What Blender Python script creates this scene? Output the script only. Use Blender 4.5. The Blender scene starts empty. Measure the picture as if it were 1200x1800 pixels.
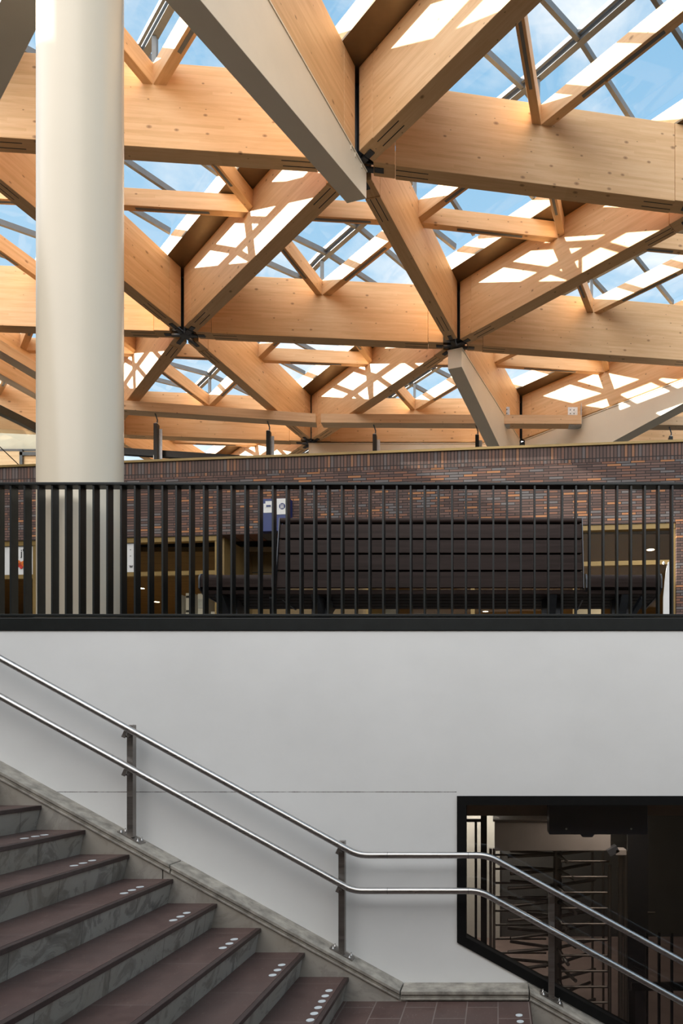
import bpy, bmesh, math, random
from mathutils import Vector, Matrix

random.seed(7)
SC = bpy.context.scene
COL = SC.collection
R = math.radians

# ------------------------------------------------------------------ camera, sky, sun, exposure
F = 1200.0                                   # focal length in pixels of the 1200x1800 frame (24 mm shift lens)
EYE = 1.715
PX0, PY0 = 875.0, 1311.0                     # vanishing point of the depth direction

cam_d = bpy.data.cameras.new('camera')
cam = bpy.data.objects.new('camera', cam_d)
COL.objects.link(cam)
cam.location = (0, 0, EYE)
cam.rotation_euler = (R(90), 0, 0)
cam_d.sensor_fit = 'VERTICAL'
cam_d.sensor_height = 36.0
cam_d.sensor_width = 24.0
cam_d.lens = 24.0
cam_d.shift_x = (600 - PX0) / 1800.0
cam_d.shift_y = (PY0 - 900) / 1800.0
cam_d.clip_start = 0.02
cam_d.clip_end = 300
SC.camera = cam

SC.view_settings.view_transform = 'Standard'
SC.view_settings.look = 'None'
SC.view_settings.gamma = 1.0
SC.view_settings.use_curve_mapping = False
SC.view_settings.exposure = 0.0

SUN_EL, SUN_AZ = 25.0, 180.0                 # azimuth from +X, counter-clockwise: the sun stands to the left
SUN_STRENGTH = 22.0
SKY_STRENGTH = 1.15
BANK = (2.75, 2.72, 2.68)


class NT:
    """small helper for node trees"""
    def __init__(self, tree):
        self.t = tree
        self.n = tree.nodes
        self.l = tree.links
    def new(self, typ, **kw):
        nd = self.n.new(typ)
        for k, v in kw.items():
            setattr(nd, k, v)
        return nd
    def link(self, a, b):
        self.l.new(a, b)
    def ramp(self, fac, stops, interp='LINEAR'):
        r = self.new('ShaderNodeValToRGB')
        r.color_ramp.interpolation = interp
        els = r.color_ramp.elements
        while len(els) < len(stops):
            els.new(0.5)
        for e, (p, c) in zip(els, stops):
            e.position = p
            e.color = (c[0], c[1], c[2], 1.0)
        self.link(fac, r.inputs['Fac'])
        return r.outputs['Color']
    def mix(self, fac, a, b, mode='MIX'):
        m = self.new('ShaderNodeMix', data_type='RGBA', blend_type=mode)
        for sock, val in ((m.inputs[0], fac), (m.inputs[6], a), (m.inputs[7], b)):
            if isinstance(val, (int, float)):
                sock.default_value = val
            elif isinstance(val, tuple):
                sock.default_value = (val[0], val[1], val[2], 1.0)
            else:
                self.link(val, sock)
        return m.outputs[2]
    def math(self, op, a, b=None, clamp=False):
        m = self.new('ShaderNodeMath', operation=op)
        m.use_clamp = clamp
        for sock, val in ((m.inputs[0], a), (m.inputs[1], b)):
            if val is None:
                continue
            if isinstance(val, (int, float)):
                sock.default_value = val
            else:
                self.link(val, sock)
        return m.outputs[0]
    def mapping(self, vec, scale=(1, 1, 1), loc=(0, 0, 0), rot=(0, 0, 0)):
        m = self.new('ShaderNodeMapping')
        m.inputs['Scale'].default_value = scale
        m.inputs['Location'].default_value = loc
        m.inputs['Rotation'].default_value = rot
        self.link(vec, m.inputs['Vector'])
        return m.outputs['Vector']
    def noise(self, vec, scale, detail=3.0, rough=0.55, dist=0.0):
        n = self.new('ShaderNodeTexNoise')
        n.inputs['Scale'].default_value = scale
        n.inputs['Detail'].default_value = detail
        n.inputs['Roughness'].default_value = rough
        n.inputs['Distortion'].default_value = dist
        self.link(vec, n.inputs['Vector'])
        return n.outputs['Fac']
    def bump(self, h, strength=0.2, dist=0.01):
        b = self.new('ShaderNodeBump')
        b.inputs['Strength'].default_value = strength
        b.inputs['Distance'].default_value = dist
        self.link(h, b.inputs['Height'])
        return b.outputs['Normal']


# sky with soft clouds
world = bpy.data.worlds.new('sky')
SC.world = world
world.use_nodes = True
w = NT(world.node_tree)
w.n.clear()
tc = w.new('ShaderNodeTexCoord')
sep = w.new('ShaderNodeSeparateXYZ')
w.link(tc.outputs['Generated'], sep.inputs[0])
grad = w.ramp(sep.outputs['Z'], [(0.0, (0.85, 0.93, 0.98)), (0.35, (0.50, 0.73, 0.92)), (0.75, (0.25, 0.50, 0.75))])
cl = w.noise(w.mapping(tc.outputs['Generated'], (1.0, 1.0, 2.2), (0.35, 0.1, 0.2)), 3.2, 7.0, 0.58, 0.3)
# bright bank added behind and left to light wall and beams, broken cloud ahead
bank = w.math('ADD', w.math('MULTIPLY', sep.outputs['Y'], -0.80), w.math('MULTIPLY', sep.outputs['X'], -0.60), True)
cmask = w.ramp(w.math('ADD', cl, w.math('MULTIPLY', bank, 0.5)), [(0.46, (0, 0, 0)), (0.66, (1, 1, 1))])
bankcol = w.mix(w.ramp(bank, [(0.0, (0, 0, 0)), (0.45, (1, 1, 1))]), (1.0, 1.0, 1.0), BANK)
sky = w.mix(cmask, grad, bankcol)
gmask = w.math('LESS_THAN', sep.outputs['Z'], -0.02)
sky = w.mix(gmask, sky, (0.04, 0.035, 0.03))
bg = w.new('ShaderNodeBackground')
bg.inputs['Strength'].default_value = SKY_STRENGTH
w.link(sky, bg.inputs['Color'])
out = w.new('ShaderNodeOutputWorld')
w.link(bg.outputs[0], out.inputs['Surface'])

sun_d = bpy.data.lights.new('sun', 'SUN')
sun_d.energy = SUN_STRENGTH
sun_d.angle = R(0.53)
sun_d.color = (1.0, 0.94, 0.83)
sun = bpy.data.objects.new('sun', sun_d)
COL.objects.link(sun)
sdir = Vector((math.cos(R(SUN_EL)) * math.cos(R(SUN_AZ)), math.cos(R(SUN_EL)) * math.sin(R(SUN_AZ)), math.sin(R(SUN_EL))))
sun.rotation_euler = sdir.to_track_quat('Z', 'Y').to_euler()
sun.location = (-20, 0, 25)


# ------------------------------------------------------------------ materials
def base_mat(name, rough=0.5, metal=0.0, spec=0.5):
    m = bpy.data.materials.new(name)
    m.use_nodes = True
    t = NT(m.node_tree)
    b = t.n['Principled BSDF']
    b.inputs['Roughness'].default_value = rough
    b.inputs['Metallic'].default_value = metal
    b.inputs['Specular IOR Level'].default_value = spec
    return m, t, b


def plain(name, col, rough=0.5, metal=0.0, var=0.08, scale=6.0, spec=0.5, bump=0.0):
    m, t, b = base_mat(name, rough, metal, spec)
    tc = t.new('ShaderNodeTexCoord')
    n = t.noise(tc.outputs['Object'], scale, 4.0, 0.6)
    lo = tuple(max(0.0, c * (1 - var)) for c in col)
    hi = tuple(min(1.0, c * (1 + var)) for c in col)
    t.link(t.ramp(n, [(0.3, lo), (0.7, hi)]), b.inputs['Base Color'])
    if bump:
        t.link(t.bump(n, bump, 0.01), b.inputs['Normal'])
    return m


def wood_mat(name, c_dark, c_mid, c_light, knots=True, rough=0.5, stretch=14.0, spec=0.35):
    m, t, b = base_mat(name, rough, 0, spec)
    tc = t.new('ShaderNodeTexCoord')
    oi = t.new('ShaderNodeObjectInfo')
    off = t.new('ShaderNodeVectorMath', operation='MULTIPLY_ADD')
    comb = t.new('ShaderNodeCombineXYZ')
    for i in range(3):
        t.link(oi.outputs['Random'], comb.inputs[i])
    off.inputs[1].default_value = (37.0, 19.0, 11.0)
    t.link(comb.outputs[0], off.inputs[0])
    t.link(tc.outputs['Object'], off.inputs[2])
    v = off.outputs[0]
    # laminations 40 mm, each with its own tone
    sp = t.new('ShaderNodeSeparateXYZ')
    t.link(v, sp.inputs[0])
    lam = t.math('FLOOR', t.math('MULTIPLY', sp.outputs['Z'], 24.0))
    brd = t.math('FLOOR', t.math('ADD', t.math('MULTIPLY', sp.outputs['X'], 0.45), t.math('MULTIPLY', lam, 0.37)))
    wn = t.new('ShaderNodeTexWhiteNoise', noise_dimensions='2D')
    cb = t.new('ShaderNodeCombineXYZ')
    t.link(lam, cb.inputs[0]); t.link(brd, cb.inputs[1])
    t.link(cb.outputs[0], wn.inputs['Vector'])
    grain = t.noise(t.mapping(v, (1.0, stretch, stretch)), 1.6, 6.0, 0.65, 0.4)
    fac = t.math('ADD', t.math('MULTIPLY', grain, 0.80), t.math('MULTIPLY', wn.outputs['Value'], 0.20)) if knots else grain
    col = t.ramp(fac, [(0.30, c_dark), (0.52, c_mid), (0.74, c_light)])
    if knots:
        vo = t.new('ShaderNodeTexVoronoi', voronoi_dimensions='2D')
        vo.inputs['Scale'].default_value = 1.0
        kc = t.new('ShaderNodeCombineXYZ')
        t.link(t.math('MULTIPLY', sp.outputs['X'], 2.6), kc.inputs[0])
        t.link(t.math('MULTIPLY', t.math('ADD', sp.outputs['Z'], sp.outputs['Y']), 4.2), kc.inputs[1])
        t.link(kc.outputs[0], vo.inputs['Vector'])
        cs0 = t.new('ShaderNodeSeparateColor')
        t.link(vo.outputs['Color'], cs0.inputs[0])
        rad = t.math('MULTIPLY_ADD', t.math('POWER', cs0.outputs[1], 3.0), 0.080)
        t.n[-1].inputs[2].default_value = 0.034
        k = t.math('SUBTRACT', 1.0, t.math('DIVIDE', vo.outputs['Distance'], rad), True)
        k = t.math('POWER', k, 0.6)
        # only some cells carry a knot
        cs = t.new('ShaderNodeSeparateColor')
        t.link(vo.outputs['Color'], cs.inputs[0])
        pick = t.math('GREATER_THAN', cs.outputs[0], 0.36)
        kf = t.math('MULTIPLY', k, t.math('MULTIPLY', pick, 0.92))
        col = t.mix(kf, col, (c_dark[0] * 0.35, c_dark[1] * 0.25, c_dark[2] * 0.2))
    t.link(col, b.inputs['Base Color'])
    t.link(t.bump(grain, 0.06, 0.004), b.inputs['Normal'])
    return m


def brick_mat(name, bw, bh, vertical=False):
    m, t, b = base_mat(name, 0.75, 0, 0.3)
    tc = t.new('ShaderNodeTexCoord')
    sp = t.new('ShaderNodeSeparateXYZ')
    t.link(tc.outputs['Object'], sp.inputs[0])
    cb = t.new('ShaderNodeCombineXYZ')
    if vertical:
        t.link(sp.outputs['Z'], cb.inputs[0]); t.link(sp.outputs['X'], cb.inputs[1])
    else:
        t.link(sp.outputs['X'], cb.inputs[0]); t.link(sp.outputs['Z'], cb.inputs[1])
    br = t.new('ShaderNodeTexBrick')
    br.offset = 0.0 if vertical else 0.37
    br.offset_frequency = 2
    br.squash = 1.0
    br.inputs['Scale'].default_value = 1.0
    br.inputs['Brick Width'].default_value = bw
    br.inputs['Row Height'].default_value = bh
    br.inputs['Mortar Size'].default_value = 0.006 if not vertical else 0.007
    br.inputs['Mortar Smooth'].default_value = 0.1
    br.inputs['Bias'].default_value = 0.0
    br.inputs['Color1'].default_value = (0, 0, 0, 1)
    br.inputs['Color2'].default_value = (1, 1, 1, 1)
    br.inputs['Mortar'].default_value = (0.5, 0.5, 0.5, 1)
    t.link(cb.outputs[0], br.inputs['Vector'])
    bwn = t.new('ShaderNodeRGBToBW')
    t.link(br.outputs['Color'], bwn.inputs[0])
    col = t.ramp(bwn.outputs[0], [(0.0, (0.115, 0.072, 0.062)), (0.22, (0.16, 0.098, 0.082)), (0.40, (0.19, 0.118, 0.098)),
                                  (0.52, (0.13, 0.085, 0.075)), (0.66, (0.17, 0.155, 0.155)), (0.80, (0.24, 0.12, 0.08)), (0.92, (0.42, 0.20, 0.095))], 'CONSTANT')
    if vertical:
        col = t.mix(0.45, col, (0.135, 0.092, 0.078))
    n = t.noise(tc.outputs['Object'], 28.0, 4.0)
    col = t.mix(0.25, col, t.ramp(n, [(0.3, (0.05, 0.04, 0.04)), (0.7, (0.28, 0.21, 0.18))]), 'SOFT_LIGHT')
    col = t.mix(br.outputs['Fac'], col, (0.030, 0.024, 0.022))
    t.link(col, b.inputs['Base Color'])
    inv = t.math('SUBTRACT', 1.0, br.outputs['Fac'])
    t.link(t.bump(inv, 0.5, 0.006), b.inputs['Normal'])
    return m


def glass_mat(name, tint=(0.93, 0.96, 0.96), refl=1.0, rough=0.0):
    m = bpy.data.materials.new(name)
    m.use_nodes = True
    t = NT(m.node_tree)
    t.n.clear()
    o = t.new('ShaderNodeOutputMaterial')
    tr = t.new('ShaderNodeBsdfTransparent')
    tr.inputs['Color'].default_value = (*tint, 1)
    gl = t.new('ShaderNodeBsdfGlossy')
    gl.inputs['Roughness'].default_value = rough
    ge = t.new('ShaderNodeNewGeometry')                     # Schlick reflectance, the same from both faces of the sheet
    dt = t.new('ShaderNodeVectorMath', operation='DOT_PRODUCT')
    t.link(ge.outputs['Normal'], dt.inputs[0])
    t.link(ge.outputs['Incoming'], dt.inputs[1])
    c1 = t.math('SUBTRACT', 1.0, t.math('ABSOLUTE', dt.outputs['Value']), True)
    fr = t.math('ADD', t.math('MULTIPLY', t.math('POWER', c1, 5.0), 0.96), 0.04)
    mx = t.new('ShaderNodeMixShader')
    t.link(t.math('MULTIPLY', fr, refl, True), mx.inputs[0])
    t.link(tr.outputs[0], mx.inputs[1])
    t.link(gl.outputs[0], mx.inputs[2])
    t.link(mx.outputs[0], o.inputs['Surface'])
    return m


def emit_mat(name, col, strength):
    m, t, b = base_mat(name, 0.5)
    b.inputs['Base Color'].default_value = (*col, 1)
    b.inputs['Emission Color'].default_value = (*col, 1)
    b.inputs['Emission Strength'].default_value = strength
    return m


def steel_mat(name, col=(0.62, 0.60, 0.58), rough=0.28):
    m, t, b = base_mat(name, rough, 1.0)
    tc = t.new('ShaderNodeTexCoord')
    n = t.noise(t.mapping(tc.outputs['Object'], (2, 40, 40)), 3.0, 4.0)
    t.link(t.ramp(n, [(0.3, tuple(c * 0.82 for c in col)), (0.7, col)]), b.inputs['Base Color'])
    t.link(t.ramp(n, [(0.3, (rough * 0.8,) * 3), (0.7, (rough * 1.3,) * 3)]), b.inputs['Roughness'])
    return m


M = {}
M['glulam'] = wood_mat('glulam', (0.66, 0.395, 0.190), (0.755, 0.475, 0.250), (0.815, 0.55, 0.31))
M['glulam_edge'] = wood_mat('glulam_edge_beam', (0.66, 0.44, 0.255), (0.75, 0.525, 0.325), (0.80, 0.59, 0.38))
M['bench_wood'] = wood_mat('dark_bench_wood', (0.019, 0.011, 0.009), (0.031, 0.019, 0.016), (0.043, 0.028, 0.024), False, 0.55, 20.0, 0.12)
M['brick'] = brick_mat('long_bricks', 0.215, 0.0405)
M['soldier'] = brick_mat('soldier_bricks', 0.60, 0.052, True)
M['cream'] = plain('cream_painted_steel', (0.80, 0.71, 0.57), 0.42, 0, 0.03, 2.0)
M['column'] = plain('cream_column_paint', (0.76, 0.665, 0.52), 0.27, 0, 0.02, 1.2)
M['hub'] = plain('dark_grey_steel', (0.085, 0.090, 0.10), 0.42, 0.5, 0.15, 12)
M['black'] = plain('black_painted_steel', (0.008, 0.010, 0.010), 0.34, 0, 0.25, 18, 0.36)
M['blackframe'] = plain('black_window_frame', (0.007, 0.007, 0.007), 0.5, 0, 0.15, 18, 0.15)
M['greybar'] = plain('grey_glazing_steel', (0.155, 0.172, 0.19), 0.45, 0.2, 0.08, 10)
M['gutter'] = plain('bronze_gutter_sheet', (0.20, 0.145, 0.085), 0.38, 0.5, 0.10, 3)
M['galv'] = plain('galvanised_steel', (0.48, 0.51, 0.54), 0.42, 0.7, 0.12, 25)
M['brass'] = plain('brass_coloured_frame', (0.235, 0.155, 0.050), 0.4, 0.35, 0.08, 8)
M['goldpanel'] = plain('gold_brown_panel', (0.22, 0.145, 0.055), 0.45, 0.1, 0.12, 3)
M['steel'] = steel_mat('brushed_stainless', (0.52, 0.505, 0.49), 0.30)
M['steelpost'] = steel_mat('brushed_stainless_post', (0.33, 0.305, 0.285), 0.38)
M['skyglass'] = glass_mat('skylight_glass', (0.95, 0.97, 0.97), 0.6)
M['shopglass'] = glass_mat('shop_glass', (0.90, 0.88, 0.82), 0.12)
M['winglass'] = glass_mat('stair_window_glass', (0.78, 0.765, 0.75), 1.0)
M['facadeglass'] = glass_mat('facade_glass', (0.86, 0.88, 0.86), 1.2)
M['white'] = plain('white_sheet', (0.62, 0.62, 0.61), 0.5, 0, 0.03, 8)
M['paper'] = plain('white_paper', (0.72, 0.72, 0.70), 0.6, 0, 0.04, 20)
M['blue'] = plain('dark_blue_enamel', (0.010, 0.026, 0.135), 0.35, 0, 0.08, 6)
M['bluebox'] = plain('navy_box_paint', (0.055, 0.065, 0.105), 0.4, 0, 0.1, 6)
M['ink'] = plain('black_ink', (0.015, 0.015, 0.018), 0.6, 0, 0.1, 6)
M['orange'] = plain('orange_print', (0.70, 0.17, 0.02), 0.6, 0, 0.35, 30)
M['red'] = plain('red_print', (0.45, 0.03, 0.015), 0.6, 0, 0.25, 30)
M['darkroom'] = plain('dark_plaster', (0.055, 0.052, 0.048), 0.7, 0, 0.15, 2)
M['shopwall'] = plain('shop_wall', (0.20, 0.14, 0.075), 0.6, 0, 0.15, 2)
M['creamwall'] = plain('cream_plaster', (0.62, 0.58, 0.48), 0.7, 0, 0.05, 2)
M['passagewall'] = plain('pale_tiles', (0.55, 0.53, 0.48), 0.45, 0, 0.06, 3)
M['turnsteel'] = steel_mat('turnstile_steel', (0.20, 0.175, 0.155), 0.45)
M['turnbox'] = plain('turnstile_header_paint', (0.30, 0.265, 0.235), 0.5, 0.1, 0.06, 6)
M['lamp'] = emit_mat('lamp_lens', (1.0, 0.86, 0.62), 14.0)
M['deck'] = plain('sun_blocker_deck', (0.55, 0.45, 0.33), 0.7, 0, 0.05, 1)
M['platform'] = plain('platform_paving', (0.085, 0.078, 0.07), 0.7, 0, 0.1, 2)
M['rooftop'] = plain('dark_roof_membrane', (0.06, 0.05, 0.04), 0.8, 0, 0.06, 2)
M['dot'] = plain('pale_marker_dot', (0.62, 0.66, 0.68), 0.35, 0, 0.05, 40)


def wall_mat():
    m, t, b = base_mat('white_plaster', 0.42, 0, 0.4)
    tc = t.new('ShaderNodeTexCoord')
    o = tc.outputs['Object']
    n = t.noise(o, 1.1, 5.0, 0.6)
    col = t.ramp(n, [(0.3, (0.735, 0.735, 0.725)), (0.7, (0.80, 0.80, 0.79))])
    sp = t.new('ShaderNodeSeparateXYZ')
    t.link(o, sp.inputs[0])
    # open joint in the plaster with a ragged dark crack
    d = t.math('ABSOLUTE', t.math('SUBTRACT', sp.outputs['Z'], 1.392))
    wob = t.noise(t.mapping(o, (9, 1, 1)), 2.2, 4.0, 0.7)
    th = t.math('MULTIPLY_ADD', wob, 0.0075)
    t.n[-1].inputs[2].default_value = -0.0012
    crack = t.math('LESS_THAN', d, th)
    xr = t.math('LESS_THAN', sp.outputs['X'], -0.29)
    crack = t.math('MULTIPLY', crack, xr)
    # small specks
    vo = t.new('ShaderNodeTexVoronoi')
    vo.inputs['Scale'].default_value = 2.3
    t.link(t.mapping(o, (1, 1, 0.8)), vo.inputs['Vector'])
    cs = t.new('ShaderNodeSeparateColor')
    t.link(vo.outputs['Color'], cs.inputs[0])
    speck = t.math('MULTIPLY', t.math('LESS_THAN', vo.outputs['Distance'], 0.017), t.math('GREATER_THAN', cs.outputs[1], 0.6))
    dark = t.math('MAXIMUM', t.math('MULTIPLY', crack, 0.8), t.math('MULTIPLY', speck, 0.65))
    col = t.mix(dark, col, (0.10, 0.085, 0.075))
    t.link(col, b.inputs['Base Color'])
    n2 = t.noise(o, 5.0, 3.0, 0.5)
    t.link(t.bump(t.math('ADD', n2, n), 0.10, 0.03), b.inputs['Normal'])
    return m


def tread_mat(name, tile_x=None):
    """reddish ceramic / stone treads with joints and wear"""
    m, t, b = base_mat(name, 0.5, 0, 0.22)
    tc = t.new('ShaderNodeTexCoord')
    o = tc.outputs['Object']
    sp = t.new('ShaderNodeSeparateXYZ')
    t.link(o, sp.inputs[0])
    cb = t.new('ShaderNodeCombineXYZ')
    t.link(sp.outputs['Y'], cb.inputs[0]); t.link(sp.outputs['X'], cb.inputs[1])
    br = t.new('ShaderNodeTexBrick')
    br.offset = 0.45
    br.inputs['Scale'].default_value = 1.0
    br.inputs['Brick Width'].default_value = 0.41 if tile_x else 0.62
    br.inputs['Row Height'].default_value = tile_x or 10.0
    br.inputs['Mortar Size'].default_value = 0.0045 if tile_x else 0.0022
    br.inputs['Mortar Smooth'].default_value = 0.3
    br.inputs['Color1'].default_value = (0.088, 0.050, 0.044, 1)
    br.inputs['Color2'].default_value = (0.118, 0.072, 0.062, 1)
    br.inputs['Mortar'].default_value = (0.27, 0.225, 0.20, 1)
    t.link(cb.outputs[0], br.inputs['Vector'])
    n = t.noise(o, 9.0, 6.0, 0.65)
    col = t.mix(0.45, br.outputs['Color'], t.ramp(n, [(0.3, (0.060, 0.035, 0.032)), (0.7, (0.145, 0.095, 0.082))]))
    sc = t.noise(t.mapping(o, (3.0, 1.0, 1.0), rot=(0, 0, 0.5)), 26.0, 6.0, 0.8)
    col = t.mix(t.math('MULTIPLY', t.ramp(sc, [(0.60, (0, 0, 0)), (0.70, (1, 1, 1))]), 0.60), col, (0.34, 0.28, 0.25))
    lg = t.noise(o, 1.7, 4.0, 0.6)
    col = t.mix(t.ramp(lg, [(0.35, (0, 0, 0)), (0.7, (0.35,) * 3)]), col, (0.075, 0.062, 0.058))
    vo = t.new('ShaderNodeTexVoronoi')
    vo.inputs['Scale'].default_value = 3.6
    t.link(o, vo.inputs['Vector'])
    cs = t.new('ShaderNodeSeparateColor')
    t.link(vo.outputs['Color'], cs.inputs[0])
    gum = t.math('MULTIPLY', t.math('LESS_THAN', vo.outputs['Distance'], 0.055), t.math('GREATER_THAN', cs.outputs[0], 0.72))
    col = t.mix(t.math('MULTIPLY', gum, 0.7), col, (0.055, 0.045, 0.045))
    t.link(col, b.inputs['Base Color'])
    t.link(t.ramp(n, [(0.3, (0.36,) * 3), (0.7, (0.55,) * 3)]), b.inputs['Roughness'])
    t.link(t.bump(br.outputs['Fac'], -0.25, 0.004), b.inputs['Normal'])
    return m


def marble_mat(name, light=(0.38, 0.36, 0.33), dark=(0.20, 0.19, 0.175), joint=0.55):
    m, t, b = base_mat(name, 0.4, 0, 0.4)
    tc = t.new('ShaderNodeTexCoord')
    o = tc.outputs['Object']
    n = t.noise(t.mapping(o, (1, 1, 1), rot=(0.5, 0.4, 0)), 4.0, 8.0, 0.65, 1.6)
    col = t.ramp(n, [(0.32, dark), (0.46, tuple((a + c) / 2 for a, c in zip(light, dark))), (0.5, light), (0.70, tuple(c * 1.08 for c in light))])
    st = t.noise(o, 2.0, 4.0, 0.6)
    col = t.mix(t.ramp(st, [(0.35, (0.0,) * 3), (0.75, (0.55,) * 3)]), col, (0.27, 0.225, 0.165))
    if joint:
        sp = t.new('ShaderNodeSeparateXYZ')
        t.link(o, sp.inputs[0])
        fr = t.math('FRACT', t.math('DIVIDE', t.math('ADD', sp.outputs['Y'], t.math('MULTIPLY', sp.outputs['X'], 0.9)), joint))
        j = t.math('LESS_THAN', fr, 0.008)
        col = t.mix(t.math('MULTIPLY', j, 0.75), col, (0.05, 0.045, 0.04))
    t.link(col, b.inputs['Base Color'])
    return m


def passage_floor_mat():
    m, t, b = base_mat('passage_floor', 0.5)
    tc = t.new('ShaderNodeTexCoord')
    n = t.noise(tc.outputs['Object'], 4.0, 5.0)
    t.link(t.ramp(n, [(0.3, (0.15, 0.105, 0.092)), (0.7, (0.21, 0.15, 0.13))]), b.inputs['Base Color'])
    return m


def plank_mat():
    m, t, b = base_mat('shop_ceiling_planks', 0.5)
    tc = t.new('ShaderNodeTexCoord')
    sp = t.new('ShaderNodeSeparateXYZ')
    t.link(tc.outputs['Object'], sp.inputs[0])
    fr = t.math('FRACT', t.math('MULTIPLY', sp.outputs['Y'], 2.2))
    n = t.noise(t.mapping(tc.outputs['Object'], (1, 8, 8)), 1.5, 4.0)
    col = t.ramp(n, [(0.3, (0.13, 0.083, 0.032)), (0.7, (0.19, 0.125, 0.055))])
    col = t.mix(t.math('MULTIPLY', t.math('LESS_THAN', fr, 0.05), 0.7), col, (0.05, 0.035, 0.02))
    t.link(col, b.inputs['Base Color'])
    return m


M['wall'] = wall_mat()
M['tread'] = tread_mat('brown_tread_tiles')
M['landing'] = tread_mat('brown_landing_tiles', 0.205)
M['nosing'] = plain('dark_nosing', (0.040, 0.023, 0.021), 0.4, 0, 0.3, 22)
M['riser'] = marble_mat('grey_marble_riser', (0.34, 0.32, 0.285), (0.135, 0.125, 0.112))
M['stringer'] = marble_mat('grey_marble_stringer', (0.36, 0.335, 0.30), (0.27, 0.25, 0.225), 0)
M['plinth'] = plain('weathered_grey_stone', (0.31, 0.285, 0.245), 0.6, 0, 0.42, 11, 0.4, 0.1)
M['lintel'] = plain('brown_lintel', (0.30, 0.21, 0.165), 0.6, 0, 0.08, 5)
M['passagefloor'] = passage_floor_mat()
M['planks'] = plank_mat()


# ------------------------------------------------------------------ mesh helpers
class MB:
    def __init__(self):
        self.v, self.f, self.s = [], [], []
    def add(self, vs, fs, smooth=False):
        o = len(self.v)
        self.v += [Vector(p) for p in vs]
        self.f += [[i + o for i in f] for f in fs]
        self.s += [smooth] * len(fs)
        return self
    def box(self, x0, x1, y0, y1, z0, z1):
        vs = [(x0, y0, z0), (x1, y0, z0), (x1, y1, z0), (x0, y1, z0), (x0, y0, z1), (x1, y0, z1), (x1, y1, z1), (x0, y1, z1)]
        return self.add(vs, [(0, 3, 2, 1), (4, 5, 6, 7), (0, 1, 5, 4), (1, 2, 6, 5), (2, 3, 7, 6), (3, 0, 4, 7)])
    def bar(self, p, q, wdt, hgt, up=(0, 0, 1)):
        p, q, up = Vector(p), Vector(q), Vector(up)
        d = (q - p).normalized()
        sx = d.cross(up)
        if sx.length < 1e-4:
            sx = d.cross(Vector((0, 1, 0)))
        sx.normalize()
        sz = sx.cross(d).normalized()
        a, b = sx * wdt / 2, sz * hgt / 2
        vs = [p - a - b, p + a - b, p + a + b, p - a + b, q - a - b, q + a - b, q + a + b, q - a + b]
        return self.add(vs, [(0, 1, 2, 3), (7, 6, 5, 4), (0, 4, 5, 1), (1, 5, 6, 2), (2, 6, 7, 3), (3, 7, 4, 0)])
    def prism(self, poly, off):
        """poly: list of 3-D points (planar), extruded by vector off"""
        off = Vector(off)
        n = len(poly)
        vs = [Vector(p) for p in poly] + [Vector(p) + off for p in poly]
        fs = [list(range(n))[::-1], list(range(n, 2 * n))]
        fs += [(i, (i + 1) % n, n + (i + 1) % n, n + i) for i in range(n)]
        return self.add(vs, fs)
    def tube(self, path, r, n=14, caps=True):
        path = [Vector(p) for p in path]
        rings = []
        m = len(path)
        prev = None
        for i, p in enumerate(path):
            if i == 0:
                d = path[1] - path[0]
            elif i == m - 1:
                d = path[-1] - path[-2]
            else:
                d = (path[i + 1] - p).normalized() + (p - path[i - 1]).normalized()
            d.normalize()
            ref = Vector((0, 1, 0)) if abs(d.y) < 0.9 else Vector((0, 0, 1))
            a = d.cross(ref).normalized()
            b = d.cross(a).normalized()
            rings.append([p + (a * math.cos(2 * math.pi * k / n) + b * math.sin(2 * math.pi * k / n)) * r for k in range(n)])
        vs = [v for rg in rings for v in rg]
        fs = []
        for i in range(m - 1):
            for k in range(n):
                fs.append((i * n + k, (i + 1) * n + k, (i + 1) * n + (k + 1) % n, i * n + (k + 1) % n))
        self.add(vs, fs, True)
        if caps:
            self.add(rings[0], [list(range(n))])
            self.add(rings[-1], [list(range(n))[::-1]])
        return self
    def lathe(self, cx, cy, prof, n=48, caps=True):
        """prof: list of (r, z)"""
        vs = []
        for r, z in prof:
            vs += [(cx + r * math.cos(2 * math.pi * k / n), cy + r * math.sin(2 * math.pi * k / n), z) for k in range(n)]
        fs = []
        for i in range(len(prof) - 1):
            for k in range(n):
                fs.append((i * n + k, i * n + (k + 1) % n, (i + 1) * n + (k + 1) % n, (i + 1) * n + k))
        self.add(vs, fs, True)
        if caps:
            self.add(vs[:n], [list(range(n))[::-1]])
            self.add(vs[-n:], [list(range(n))])
        return self
    def disc(self, cx, cy, z, r, h, n=24):
        return self.lathe(cx, cy, [(r, z), (r, z + h)], n)


def link_mesh(name, mb, mat, org=(0, 0, 0), bevel=0.0):
    me = bpy.data.meshes.new(name)
    o3 = Vector(org)
    me.from_pydata([tuple(v - o3) for v in mb.v], [], mb.f)
    me.polygons.foreach_set('use_smooth', mb.s)
    bm = bmesh.new()
    bm.from_mesh(me)
    bmesh.ops.recalc_face_normals(bm, faces=bm.faces)
    bm.to_mesh(me)
    bm.free()
    me.update()
    if mat is not None:
        me.materials.append(mat)
    ob = bpy.data.objects.new(name, me)
    COL.objects.link(ob)
    if bevel:
        md = ob.modifiers.new('bevel', 'BEVEL')
        md.width = bevel
        md.segments = 2
        md.limit_method = 'ANGLE'
    return ob


def set_tags(o, label=None, cat=None, group=None, kind=None):
    if label: o['label'] = label
    if cat: o['category'] = cat
    if group: o['group'] = group
    if kind: o['kind'] = kind
    return o


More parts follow.
